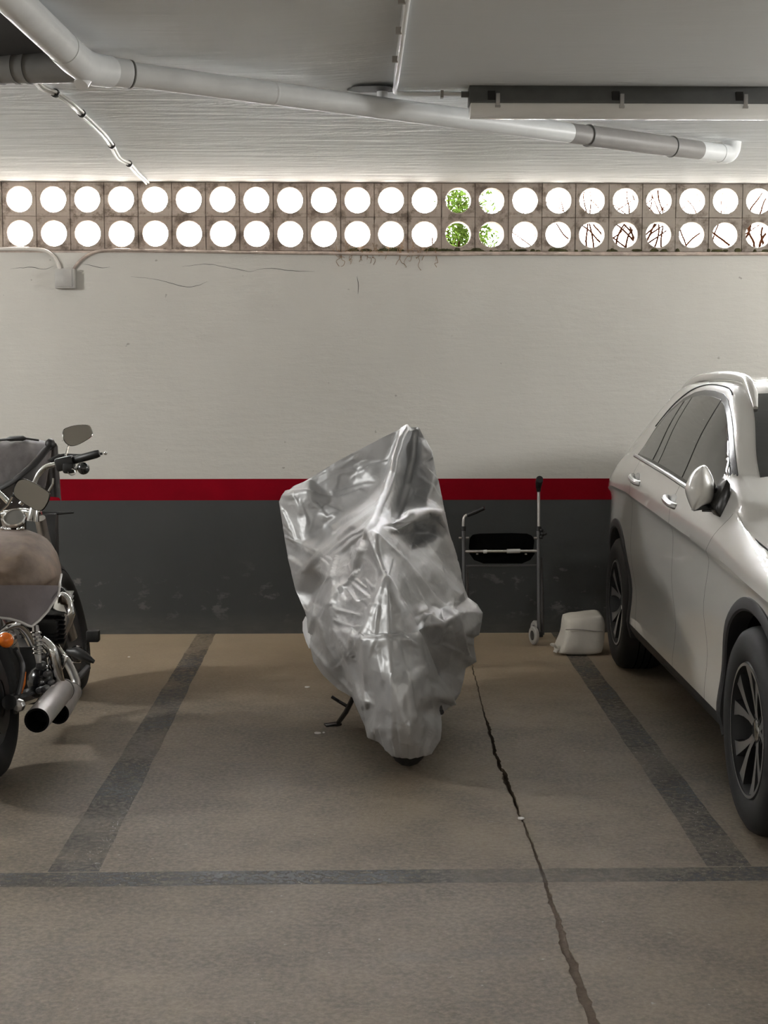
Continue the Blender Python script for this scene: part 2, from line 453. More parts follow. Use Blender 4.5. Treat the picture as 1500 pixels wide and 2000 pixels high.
# floor in two slabs with an open crack between them
ck = [(915, 1270, 1.5), (922, 1300, 2), (935, 1350, 3), (941, 1378, 2.5), (949, 1405, 4), (952, 1414, 8), (957, 1430, 6), (960, 1440, 8), (968, 1475, 8),
      (985, 1515, 10), (1000, 1552, 9), (1012, 1585, 6), (1022, 1605, 5), (1034, 1635, 6), (1052, 1685, 8), (1070, 1740, 9), (1090, 1800, 14), (1110, 1868, 18),
      (1135, 1930, 22), (1155, 1985, 24), (1168, 2020, 24)]
cpt = []
for px, py, wd in ck:
    a, b = onz(px - wd / 2, py), onz(px + wd / 2, py)
    deep = .035 if 1400 <= py <= 1560 else .003
    cpt.append((a.y, (a.x + b.x) / 2, (b.x - a.x), deep))
cpt = [(.0, cpt[0][1] - .10, .003, .01)] + cpt + [(-9, cpt[-1][1] + .35, .03, .01), (Y0, cpt[-1][1] + .9, .02, .01)]
cpt = np.array(cpt)
yy = np.concatenate([np.linspace(0, -6.2, 260), np.linspace(-6.4, Y0, 20)])
o_ = -cpt[:, 0]
cx = np.interp(-yy, o_, cpt[:, 1]); cw = np.interp(-yy, o_, cpt[:, 2]); cz = np.interp(-yy, o_, cpt[:, 3])
mb = MB(); L, Rr = [], []
beds = MB(); bl = []
for y, x, wd, dz in zip(yy, cx, cw, cz):
    j1 = noise.noise(Vector((y * 9, 3, 0))) * .010 + noise.noise(Vector((y * 34, 7, 0))) * .004
    j2 = j1 * .8 + noise.noise(Vector((y * 30, 13, 5))) * wd * .35
    wd *= .75 + .9 * abs(noise.noise(Vector((y * 16, 21, 3))))
    a, b = x - wd / 2 + j1, x + wd / 2 + j2
    if b - a < .0015: b = a + .0015
    L.append([(X0, y, 0), (a, y, 0), (a + .0005, y, -.045)])
    Rr.append([(b - .0005, y, -.045), (b, y, 0), (X1, y, 0)])
    bl.append([(a - .004, y, -dz), ((a + b) / 2, y, -dz - .003), (b + .004, y, -dz)])
mb.grid(L); mb.grid(Rr)
mb.box((0, Y0 / 2, -.12), (X1 - X0, -Y0, .14))
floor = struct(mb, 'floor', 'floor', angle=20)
beds.grid(bl); beds.build('crack_fill', 'dirt', floor)
def line(pts):
    mb = MB(); rows = []
    (a0, a1), (b0, b1) = pts
    n = 40
    for i in range(n + 1):
        t = i / n
        p, q = Vector(a0).lerp(Vector(b0), t), Vector(a1).lerp(Vector(b1), t)
        d = (q - p).normalized()
        j = noise.noise(Vector((t * 17, p.x * 3, 0))) * .007; k = noise.noise(Vector((t * 21, p.y, 9))) * .007
        rows.append([p + d * j, q + d * k])
    mb.grid(rows); return mb.build('parking_line', 'line', floor)
z = .0012
line([((-.985, -.01, z), (-.868, -.01, z)), ((-.985, -4.41, z), (-.822, -4.41, z))])
line([((1.238, -.01, z), (1.352, -.01, z)), ((1.145, -4.40, z), (1.288, -4.40, z))])
line([((-3.4, -4.425, z), (-3.4, -4.555, z)), ((4.2, -4.40, z), (4.2, -4.525, z))])

# ------------------------------------------------------------------ ceiling services
PT = thing('drain_pipe', 'long grey plastic drain pipe slung slantwise under the ceiling', 'pipe', P(900, 235, 6.4))
pa, pb = P(215, 140, 5.28), P(1428, 302, 7.32)
dirp = (pb - pa).normalized()
ra = .0445
MB().tube([pa, pa.lerp(pb, .3), pa.lerp(pb, .6), pa.lerp(pb, .985)], ra, 28).build('pipe_run', 'pvc', PT)
def coupling(p, q, r, name='coupling', m='pvc'):
    e = (q - p).normalized() * .006
    MB().tube([p, p + e, q - e, q], [r * .985, r, r, r * .985], 28).build(name, m, PT)
def onpipe(px):
    best = min((i / 600 for i in range(601)), key=lambda t: abs(750 + FPX * (pa.lerp(pb, t) - CP).dot(RT) / (pa.lerp(pb, t) - CP).dot(FW) - px))
    return pa.lerp(pb, best)
coupling(onpipe(210), onpipe(252), ra * 1.16)
coupling(onpipe(1112), onpipe(1150), ra * 1.02, 'pipe_sleeve', 'pvc_mid')
coupling(onpipe(1148), onpipe(1310), ra * 1.09, m='pvc_mid')
coupling(onpipe(1311), onpipe(1366), ra * 1.02, 'pipe_sleeve', 'pvc_mid')
coupling(onpipe(533), onpipe(538), ra * 1.03)
for px in (208, 253, 1148, 1312):
    p = onpipe(px); MB().tube([p - dirp * .0025, p + dirp * .0025], ra * 1.17, 28).build('joint_ring', 'pvc_dark', PT)
# elbow at the far end, turning up into the ceiling
e0 = pa.lerp(pb, .975)
el = spline([e0, e0 + dirp * .05, e0 + dirp * .078 + Vector((0, 0, .018)), e0 + dirp * .09 + Vector((0, 0, .05)), e0 + dirp * .09 + Vector((0, 0, .11))], 5)
MB().tube(el, ra * 1.05, 24).build('elbow', 'pvc', PT)
# larger pipe coming from the near left, joined in a wye
q0, q1 = P(-90, -110, 4.0), P(150, 118, 5.05)
MB().tube([q0, q0.lerp(q1, .5), q1], .0555, 28).build('pipe_run', 'pvc', PT)
MB().tube(spline([q0.lerp(q1, .86), q1, P(178, 134, 5.18), P(212, 140, 5.27)], 6), .058, 28).build('wye', 'pvc', PT)
MB().tube([P(165, 150, 5.14), P(158, 166, 5.12)], [.03, .026], 20).build('wye_plug', 'pvc', PT)
# dark branch to the left
d0, d1 = P(-60, 132, 5.5), P(168, 128, 5.34)
MB().tube([d0, d1], .062, 26).build('branch', 'pvc_dark', PT)
for t in (.28, .42, .52):
    p = d0.lerp(d1, t); e = (d1 - d0).normalized()
    MB().tube([p - e * .006, p + e * .006], .0655, 26).build('branch_collar', 'pvc_dark', PT)
# small inlet elbow dropping from a broken hole in the ceiling
iz = spline([P(746, 172, 6.05), P(747, 190, 6.05), P(746, 206, 6.06), P(736, 214, 6.1), P(722, 214, 6.14)], 5)
MB().tube(iz, .0235, 18).build('inlet', 'pvc', PT)
MB().tube([P(706, 212, 6.16), P(722, 214, 6.14)], .030, 18).build('inlet_collar', 'pvc_mid', PT)
# hole in the plaster
hb = MB(); hc = P(728, 183, 6.0); n = 18
ring = [Vector((hc.x + (.055 + .018 * noise.noise(Vector((cos(q) * 2, sin(q) * 2, 1)))) * cos(q) * 1.9, hc.y + .075 * sin(q) * (1 + .3 * noise.noise(Vector((q, 2, 3)))), CZ - .0015)) for q in [2 * pi * j / n for j in range(n)]]
hb.slab(ring, (0, 0, 1), .0012); hb.build('hole_shade_patch', 'seam', ceil)

hb = MB(); hc = P(22, 84, 5.1)  # flat dark patch painting the pipe's shade on the ceiling
ring = [Vector((hc.x + .19 * cos(q) * (1 + .2 * noise.noise(Vector((q, 1, 1)))), hc.y + .42 * sin(q) * (1 + .2 * noise.noise(Vector((q, 4, 1)))), CZ - .0015)) for q in [2 * pi * j / 20 for j in range(20)]]
hb.slab(ring, (0, 0, 1), .0012); hb.build('hole_shade_patch', 'seam', ceil)

# conduit to the lamp
CT = thing('conduit', 'thin white conduit clipped along the ceiling and bending to the lamp', 'conduit', P(772, 176, 5.94))
cps = [P(812, -120, 4.02), P(796, 0, 4.58), P(784, 90, 5.2), P(774, 160, 5.82), P(771, 176, 5.98), P(778, 183, 6.02), P(800, 187, 6.04), P(863, 191, 6.04), P(917, 193, 6.04)]
cps = [Vector((p.x, p.y, CZ - .012)) for p in cps]
MB().tube(spline(cps, 6), .0095, 12).build('tube', 'pvc', CT)
for px, py in ((795, 3), (789, 62), (781, 118)):
    v = ray(px, py); p = CP + v * ((CZ - .012 - H) / v.z)
    MB().box(p + Vector((-.012, 0, .004)), (.034, .016, .022)).build('clip', 'plastic_grey', CT)
MB().box(Vector((P(863, 190, 6.04).x, cps[-2].y, CZ - .014)), (.012, .032, .032)).build('clip', 'plastic_grey', CT)

# fluorescent fitting
lx0, ly = P(916, 205, 6.0).x, P(1200, 205, 5.98).y
lx1 = P(1497, 205, 5.98).x
LF = thing('ceiling_lamp', 'long sealed fluorescent lamp, dark body and white diffuser, on the ceiling', 'lamp', ((lx0 + lx1) / 2, ly, CZ))
def extr(prof, xa, xb, name, m, par, inset=0.0):
    mb = MB()
    rows = [[(xa, ly + y, CZ - zz) for y, zz in prof], [(xb, ly + y, CZ - zz) for y, zz in prof]]
    mb.grid(rows, False, True); k = len(prof)
    mb.add(rows[0], [list(range(k))]); mb.add(rows[1], [list(range(k))])
    return mb.build(name, m, par, bevel=.002, weld=True)
extr([(-.035, .0), (.035, .0), (.058, .064), (.058, .074), (-.058, .074), (-.058, .064)], lx0 - .004, lx1 + .02, 'housing', 'housing', LF)
dif = [(-.055, .074)] + [(-.055 * cos(q), .082 + .048 * sin(q)) for q in [pi * j / 14 for j in range(15)]] + [(.055, .074)]
extr(dif, lx0, lx1 + .015, 'diffuser', 'diffuser', LF)
for px in (972, 1215, 1458):
    x = P(px, 205, 5.92).x
    c = MB().box((x, ly - .060, CZ - .062), (.017, .008, .052)).box((x, ly - .058, CZ - .089), (.022, .012, .010))
    co = c.build('clip', 'steel', LF, bevel=.0015)
    MB().box((x - .026, ly - .0515, CZ - .044), (.03, .016, .036)).build('clip_recess', 'seam', LF)
MB().tube([(lx0 - .035, ly, CZ - .03), (lx0, ly, CZ - .03)], .013, 14).build('cable_gland', 'housing', LF)

# twin white cables crossing the ceiling to a hole in the blocks
CB = thing('cable_pair', 'two white cables tied together crossing ceiling from pipe to vent blocks', 'cable', P(200, 250, 7.0))
cab = [(62, 146), (82, 168), (108, 182), (140, 200), (160, 222), (200, 258), (218, 284), (232, 306), (252, 320), (268, 336), (283, 352)]
pts = []
for i, (px, py) in enumerate(cab):
    v = ray(px, py); p = CP + v * ((CZ - .018 - H) / v.z); p.z -= .006 * (i % 2)
    pts.append(p)
pts[-1].y = min(pts[-1].y, -.06)
pts += [P(291, 362, 8.86), P(299, 376, 8.90), P(304, 392, 8.98), P(306, 420, 9.03)]
sp = spline(pts, 6)
for k, off in enumerate((-.0085, .0085)):
    q = [p + Vector((off * .8, 0, off * .4)) for p in sp]
    MB().tube(q, .0068, 10).build('cable', 'white_cable', CB)
for i in (2, 4, 6, 8):
    p = sp[i * 6]; d = (sp[i * 6 + 1] - sp[i * 6 - 1]).normalized()
    t = MB().tube([p - d * .007, p + d * .007], .0185, 12)
    t.build('cable_tie', 'tie', CB)

# wall wiring under the blocks
def wall_cable(name, label, pts, r, m, yoff=-.012):
    q = spline([ony(px, py, yoff) for px, py in pts], 6)
    return tag(MB().tube(q, r, 10).build(name, m), label, 'cable')
wall_cable('wall_cable', 'painted cable curving from left edge down into the junction box',
           [(-160, 478), (-60, 482), (0, 486), (50, 486), (82, 488), (100, 497), (112, 512), (118, 530)], .0115, 'cable')
wall_cable('wall_cable', 'painted cable rising from junction box and running right under the vent blocks',
           [(141, 530), (150, 516), (165, 502), (190, 491), (230, 488), (330, 490), (480, 493), (640, 495), (860, 497), (1000, 496), (1250, 497), (1500, 496), (1700, 495)], .0085, 'cable_brown')
JB = thing('junction_box', 'small square grey junction box on the wall below the vent blocks', 'electrical box', ony(128, 545, 0))
c = ony(128, 544.5, -.028)
MB().box(c, (.120, .056, .120)).build('box', 'plastic_grey', JB, bevel=.006)
MB().box(c + Vector((-.004, -.03, .002)), (.098, .006, .100)).build('lid', 'plastic_grey', JB, bevel=.002)
# brown ledge line under the blocks
MB().box(((xa + xb) / 2, .004, BAND0 - .006), (xb - xa, .010, .012)).build('ledge', 'cable_brown', wall)
for cp_ in ([(355, 521), (380, 518), (410, 516), (440, 522), (470, 527), (488, 531), (500, 528)], [(255, 540), (300, 545), (330, 552), (360, 560), (385, 558), (405, 550)],
            [(160, 515), (180, 519), (200, 523), (215, 521)], [(500, 527), (530, 524), (570, 529), (615, 530)], [(20, 525), (60, 522), (85, 526), (105, 520)], [(697, 540), (700, 556), (699, 575)]):
    q = spline([ony(px, py, -.0002) for px, py in cp_], 6)
    MB().tube([p + Vector((0, 0, .003 * noise.noise(p * 30))) for p in q], [.0003 + .0016 * abs(sin(pi * i / (len(q) - 1))) * (.7 + .5 * noise.noise(p * 15)) for i, p in enumerate(q)], 5).build('wall_crack', 'seam', wall)
# moss and rootlets hanging over the ledge
mo = MB()
for k in range(70):
    x = random.choice((random.gauss(.35, .25), random.uniform(.3, 2.7), random.uniform(.6, 2.6)))
    mo.ball((x, .018, BAND0 + random.uniform(0, .012)), (random.uniform(.01, .05), .014, random.uniform(.006, .02)), None, 7, 4)
tag(mo.build('moss', 'moss'), 'dark moss growing along the ledge under the right vent blocks', 'moss', kind='stuff')
mo = MB()
for k in range(34):
    x = random.choice((random.gauss(.02, .09), random.gauss(.38, .12))); z0_ = BAND0 + random.uniform(.0, .07)
    p = [Vector((x, -.004, z0_))]
    for j in range(6):
        p.append(p[-1] + Vector((random.uniform(-.02, .02), random.uniform(-.002, .002), random.uniform(-.035, .008))))
    mo.tube(spline(p, 3), .0014, 4)
tag(mo.build('rootlets', 'root'), 'thin brown rootlets hanging out between the middle vent blocks', 'roots', kind='stuff')

# ------------------------------------------------------------------ outside
tag(MB().box((0, 4.2, 2.24), (22, 7.8, .12)).build('outdoor_ground', 'ground'), kind='structure')  # unseen pale ground outside, sending light up to the ceiling
SH = thing('shrub', 'leafy green shrub growing outside behind two vent block columns', 'shrub', (.74, .5, 2.3))
lf = MB()
for k in range(2600):
    c = Vector((random.gauss(.675, .05) if k % 3 else random.gauss(.83, .05), random.uniform(.26, .7), random.uniform(2.33, 2.86)))
    if k % 3 == 0 and random.random() < (c.z - 2.45) * 2.2: continue
    rot = Euler((random.uniform(-1, 1), random.uniform(-1, 1), random.uniform(0, 6))).to_matrix()
    l, ww = random.uniform(.03, .06), random.uniform(.012, .022)
    lf.add([c + rot @ Vector(p) for p in ((-l / 2, 0, 0), (0, -ww / 2, .004), (l / 2, 0, 0), (0, ww / 2, .004))], [(0, 1, 2, 3)])
fo = lf.build('foliage', 'leaf', SH); fo['kind'] = 'stuff'
st = MB()
for k in range(12):
    x = random.gauss(.7, .09); y = random.uniform(.35, .6)
    st.tube([(x, y, 2.30), (x + random.uniform(-.05, .05), y, 2.55), (x + random.uniform(-.1, .1), y, 2.8)], [.006, .004, .002], 5)
st.build('stem', 'twig', SH)
def vine(x, label, n=3, spread=.16, r=.006):
    mb = MB()
    for k in range(n):
        p = [Vector((x + random.uniform(-spread, spread), random.uniform(.27, .36), 2.31))]
        ang = random.uniform(1.0, 2.1)
        for j in range(8):
            ang = min(2.5, max(.6, ang + random.uniform(-.55, .55)))
            p.append(p[-1] + Vector((cos(ang) * .075, random.uniform(-.006, .02), abs(sin(ang)) * .075)))
        mb.tube(spline(p, 3), [r * (1 - .7 * i / 24) for i in range(25)], 6)
    return tag(mb.build('dry_vine', 'twig'), label, 'vine', 'dry vines outside the vent blocks')
for k, (x, lb) in enumerate([(1.22, 'sparse dry vine outside, leftmost of the dry vines beyond the blocks'), (1.50, 'dry vine outside, seen through the third holes right of the shrub'),
                 (1.72, 'thick reddish vine tangle outside, densest of the dry vines'), (1.93, 'forked dry vine outside, just right of the densest tangle'),
                 (2.20, 'thin curved dry vine outside, second from the right edge'), (2.52, 'dry vine outside at far right end of the blocks')]):
    vine(x, lb, (3, 5, 12, 8, 4, 5)[k], .11, (.006, .008, .009, .008, .007, .011)[k])

# ------------------------------------------------------------------ white car
CAR_A = Vector((1.359, -4.044, 0)); CAR_ROT = -radians(1.55)
ax_ = Vector((.02709, .99963, 0)); nn_ = Vector((ax_.y, -ax_.x, 0))
CAR = thing('car', 'white sport utility car parked at right, front wheel at the frame edge', 'car', CAR_A + nn_ * .93, CAR_ROT)
def pchip(x, y):
    x, y = np.array(x, float), np.array(y, float); h = np.diff(x); d = np.diff(y) / h
    m = np.zeros_like(y); m[0], m[-1] = d[0], d[-1]
    for i in range(1, len(x) - 1):
        if d[i - 1] * d[i] > 0:
            w1, w2 = 2 * h[i] + h[i - 1], h[i] + 2 * h[i - 1]
            m[i] = (w1 + w2) / (w1 / d[i - 1] + w2 / d[i])
    def f(t):
        t = min(max(t, x[0]), x[-1]); i = min(np.searchsorted(x, t, side='right') - 1, len(x) - 2)
        s = (t - x[i]) / h[i]
        return float((1 + 2 * s) * (1 - s) ** 2 * y[i] + s * (1 - s) ** 2 * h[i] * m[i] + s * s * (3 - 2 * s) * y[i + 1] + s * s * (s - 1) * h[i] * m[i + 1])
    return f
KS = [-.80, -.70, -.5, -.2, .1, .45, .7, 1.0, 1.15, 1.3, 1.7, 2.2, 2.6, 3.0, 3.3, 3.55, 3.72, 3.80]
HWf = pchip(KS, [.62, .74, .87, .93, .945, .945, .945, .945, .945, .945, .945, .945, .945, .945, .925, .87, .80, .70])
BELT = pchip(KS, [.74, .82, .90, .965, 1.005, 1.045, 1.08, 1.10, 1.11, 1.12, 1.145, 1.178, 1.188, 1.15, 1.10, 1.04, .98, .92])
ZC = pchip(KS, [.66, .72, .79, .85, .885, .91, .92, .935, .94, .947, .965, .985, 1.0, 1.0, .97, .93, .88, .84])
TOP = pchip(KS, [.80, .90, .975, 1.035, 1.07, 1.09, 1.262, 1.465, 1.54, 1.575, 1.60, 1.602, 1.588, 1.55, 1.49, 1.33, 1.10, .96])
PILZ = pchip(KS, [.76, .85, .935, 1.0, 1.035, 1.068, 1.222, 1.44, 1.515, 1.548, 1.563, 1.558, 1.525, 1.44, 1.335, 1.19, 1.04, .94])
PILI = pchip(KS, [.24, .24, .24, .24, .22, .15, .165, .22, .235, .245, .25, .26, .28, .31, .33, .30, .22, .2])
def section(s):
    hw, zb, zc, zt, pz, pi_ = HWf(s), BELT(s), ZC(s), TOP(s), PILZ(s), PILI(s)
    sc = min(1, zc / .90)
    g = [(0, .28), (hw - .25, .26), (hw - .055, .245), (hw - .02, .32), (hw - .035, .50 * sc), (hw - .016, .70 * sc), (hw - .022, zc - .055),
         (hw - .002, zc), (hw - .012, zc + (zb - zc) * .45), (hw - .055, zb)]
    b = (hw - .055, zb); t = (hw - pi_, pz)
    for f, bu in ((.15, .004), (.5, .02), (.85, .015)):
        g.append((b[0] + (t[0] - b[0]) * f + bu, b[1] + (t[1] - b[1]) * f + (bu * .3 if pz - zb > .1 else 0)))
    g.append(t)
    for f, q in ((.16, .50), (.45, .83), (.75, .97), (1, 1)):
        g.append((t[0] * (1 - f), pz + (zt - pz) * q))
    return g
SUBK = 4
def dense(s):
    g = section(s); pts = [Vector((a, b, 0)) for a, b in g]
    out = []
    for i in range(len(pts) - 1):
        p1, p2 = pts[i], pts[i + 1]
        sharp = {2, 7}
        p0 = pts[i - 1] if i > 0 and i not in sharp else p1 - (p2 - p1)
        p3 = pts[i + 2] if i + 2 < len(pts) and (i + 1) not in sharp else p2 + (p2 - p1)
        if i + 2 >= len(pts): p3 = Vector((-p1.x, p1.y, 0))
        for k in range(SUBK):
            t = k / SUBK
            q = .5 * ((2 * p1) + (p2 - p0) * t + (2 * p0 - 5 * p1 + 4 * p2 - p3) * t * t + (3 * p1 - p0 - 3 * p2 + p3) * t ** 3)
            out.append((q.x, q.y))
    out.append((pts[-1].x, pts[-1].y)); return out
_dc = {}
def V(r, z):                                # half width of the body side at (r, z)
    key = round(r, 3)
    if key not in _dc: _dc[key] = dense(key)
    d = _dc[key]
    for i in range(2 * SUBK, len(d) - 1):
        if d[i][1] <= z <= d[i + 1][1] and d[i + 1][1] > d[i][1]:
            t = (z - d[i][1]) / (d[i + 1][1] - d[i][1]); return d[i][0] + (d[i + 1][0] - d[i][0]) * t
    return d[-SUBK * 4][0]
def seamA(z): return float(np.interp(z, [.3, .37, .65, .906, 1.07, 1.2], [.68, .70, .73, .65, .42, .40]))
def seamB(z): return float(np.interp(z, [.3, .6, 1.13, 1.2], [1.34, 1.36, 1.40, 1.40]))
def seamC(z): return float(np.interp(z, [.3, .45, .6, .75, .95, 1.2], [2.30, 2.36, 2.44, 2.47, 2.46, 2.42]))
def warp(s, z):
    kn = [-.9, .05, .70, 1.38, 2.40, 3.3, 4]
    fade = 1.0 if z < 1.12 else max(0, 1 - (z - 1.12) / .08)
    dl = [0, 0, seamA(z) - .70, seamB(z) - 1.38, seamC(z) - 2.40, 0, 0]
    return s + float(np.interp(s, kn, dl)) * fade
GAP = .0022
ST = sorted(set([round(float(x), 4) for x in list(np.arange(-.80, .4, .05)) + list(np.arange(.4, 1.4, .02)) + list(np.arange(1.4, 3.801, .05))] + [.70 - GAP, .70 + GAP, 1.38 - GAP, 1.38 + GAP, 2.40 - GAP, 2.40 + GAP, -.77, 3.77]) - {.70, 1.38, 2.40})
def ingap(a, b): return any(abs(a - (c - GAP)) < 1e-6 and abs(b - (c + GAP)) < 1e-6 for c in (.70, 1.38, 2.40))
me = bpy.data.meshes.new('car_shell'); bm = bmesh.new()
ringv = []
for s in ST:
    d = dense(s); loop = [(-x, z) for x, z in d] + [(x, z) for x, z in d[-2:0:-1]]
    ringv.append([bm.verts.new((x, warp(s, z), z)) for x, z in loop])
K2 = len(ringv[0]); ND = len(dense(1.0))
K_SILL, K_BELT = 3 * SUBK, 9 * SUBK
for i in range(len(ST) - 1):
    sm = (ST[i] + ST[i + 1]) / 2
    for j in range(K2):
        j2 = (j + 1) % K2
        f = bm.faces.new((ringv[i][j], ringv[i + 1][j], ringv[i + 1][j2], ringv[i][j2]))
        kk = j if j < ND - 1 else K2 - 1 - j
        mi = 0
        if kk < K_SILL: mi = 1
        elif ingap(ST[i], ST[i + 1]) and kk < K_BELT: mi = 5
        elif kk < K_BELT and .70 < sm < 1.38: mi = 3
        elif kk < K_BELT and 1.38 < sm < 2.40: mi = 4
        f.material_index = mi
bm.faces.new(ringv[0]); bm.faces.new(ringv[-1][::-1])
bmesh.ops.recalc_face_normals(bm, faces=bm.faces)
bm.to_mesh(me); bm.free()
for m in ('paint', 'cladding', 'well', 'paint', 'paint', 'seam'): me.materials.append(M[m])
shell = bpy.data.objects.new('shell_tmp', me); COL.objects.link(shell)
WB, WR, TW = 2.93, .362, .235
cut = MB()
for yy_ in (0.0, WB):
    for sx in (-1, 1):
        c = Vector((sx * .58, yy_, WR + .015)); cut.cur = 0
        n = 40; a, b = [], []
        for j in range(n):
            q = 2 * pi * j / n
            a.append(c + Vector((0, .405 * cos(q), .405 * sin(q)))); b.append(a[-1] + Vector((sx * .6, 0, 0)))
        cut.grid([a, b], False, True); cut.add(a, [list(range(n))]); cut.add(b, [list(range(n))])
cutter = cut.build('cutter_tmp', 'well', weld=True)
md = shell.modifiers.new('b', 'BOOLEAN'); md.operation = 'DIFFERENCE'; md.object = cutter; md.solver = 'EXACT'
md.material_mode = 'TRANSFER'
dg = bpy.context.evaluated_depsgraph_get(); dg.update()
res = bpy.data.meshes.new_from_object(shell.evaluated_get(dg))
bpy.data.objects.remove(shell); bpy.data.objects.remove(cutter)
mnames = [m.name if m else '' for m in res.materials]
def carpart(name, idx, m, parent=CAR, side=0, ylim=None, yr=None):
    bm = bmesh.new(); bm.from_mesh(res)
    kill = [f for f in bm.faces if f.material_index not in idx or (side and f.calc_center_median().x * side < 0)
            or (ylim is not None and (f.calc_center_median().y > 1.4) != bool(ylim)) or (yr and not yr[0] < f.calc_center_median().y < yr[1])]
    bmesh.ops.delete(bm, geom=kill, context='FACES')
    for f in bm.faces: f.smooth = True
    me = bpy.data.meshes.new(name); bm.to_mesh(me); bm.free()
    if not len(me.polygons): return None
    return link(me, name, m, parent, 32, True)
# material slots of the boolean result: 0 paint 1 cladding 2 well 3/4 doors 5 seam (+ cutter slot)
def slots(*names): return [i for i, n in enumerate(mnames) if n in names]
used = sorted(set(p.material_index for p in res.polygons))
carpart('body', [0], 'paint'); carpart('sill', [1], 'cladding'); 
for yq in (0, 1):
    for sx in (-1, 1): carpart('wheel_well', [i for i in used if i == 2 or i > 5], 'well', side=sx, ylim=yq)
for lo_, hi_ in ((.2, .85), (1.2, 1.5), (2.2, 2.6)):
    for sx in (-1, 1): carpart('panel_gap', [5], 'seam', side=sx, yr=(lo_, hi_))
doors = {}
for sx, in ((-1,), (1,)):
    doors[(sx, 'f')] = carpart('front_door', [3], 'paint', side=sx)
    doors[(sx, 'r')] = carpart('rear_door', [4], 'paint', side=sx)
bpy.data.meshes.remove(res)

def side_patch(name, outline, off, m, parent=CAR, sx=-1, step=.05, skirt=.02, close=True):
    ol = []
    for i, p in enumerate(outline):
        q = outline[(i + 1) % len(outline)]; p, q = Vector(p), Vector(q)
        n = max(1, int((q - p).length / step)); ol += [p.lerp(q, k / n) for k in range(n)]
    xs = [p.x for p in ol]; zs = [p.y for p in ol]
    def inside(x, y):
        c = False
        for i in range(len(ol)):
            a, b = ol[i], ol[i - 1]
            if (a.y > y) != (b.y > y) and x < (b.x - a.x) * (y - a.y) / (b.y - a.y) + a.x: c = not c
        return c
    pts = list(ol)
    for x in np.arange(min(xs) + step / 2, max(xs), step):
        for y in np.arange(min(zs) + step / 2, max(zs), step):
            if inside(x, y) and min((Vector((x, y)) - p).length for p in ol) > step * .45: pts.append(Vector((x, y)))
    r = delaunay_2d_cdt([Vector((p.x, p.y)) for p in pts], [], [list(range(len(ol)))], 1, 1e-6)
    mb = MB(); nv = len(r[0])
    mb.add([(sx * (V(p.x, p.y) + off), p.x, p.y) for p in r[0]], r[2])
    if skirt:
        n = len(ol)
        a = [Vector((sx * (V(p.x, p.y) + off), p.x, p.y)) for p in ol]; b = [p - Vector((sx * skirt, 0, 0)) for p in a]
        mb.grid([a, b], False, True)
    return mb.build(name, m, parent, 40, True, weld=True)
win_o = [(2.52, 1.197), (2.1, 1.177), (1.7, 1.155), (1.3, 1.130), (.9, 1.105), (.52, 1.082), (.65, 1.165), (.81, 1.27), (.97, 1.37), (1.09, 1.44), (1.19, 1.483),
         (1.3, 1.508), (1.5, 1.520), (1.7, 1.523), (1.9, 1.512), (2.08, 1.483), (2.25, 1.42), (2.40, 1.32)]
def clip(ol, a, b, keep):                       # clip polygon by the line a-b
    out = []; d = Vector(b) - Vector(a)
    side = lambda p: (d.x * (p[1] - a[1]) - d.y * (p[0] - a[0])) * keep
    for i in range(len(ol)):
        p, q = ol[i - 1], ol[i]; sp_, sq_ = side(p), side(q)
        if sp_ * sq_ < 0:
            t = sp_ / (sp_ - sq_); out.append((p[0] + (q[0] - p[0]) * t, p[1] + (q[1] - p[1]) * t))
        if sq_ >= 0: out.append(q)
    return out
def shrink(ol, k):
    n = len(ol); out = []
    for i in range(n):
        a, p, b = Vector(ol[i - 1]), Vector(ol[i]), Vector(ol[(i + 1) % n])
        n1 = Vector((-(p - a).y, (p - a).x)).normalized(); n2 = Vector((-(b - p).y, (b - p).x)).normalized()
        nn = (n1 + n2)
        if nn.length < 1e-4: nn = n1
        nn.normalize(); out.append(tuple(p + nn * k))
    return out
area2 = sum(win_o[i - 1][0] * win_o[i][1] - win_o[i][0] * win_o[i - 1][1] for i in range(len(win_o)))
sg = 1 if area2 > 0 else -1
glass_o = shrink(win_o, .014 * sg)
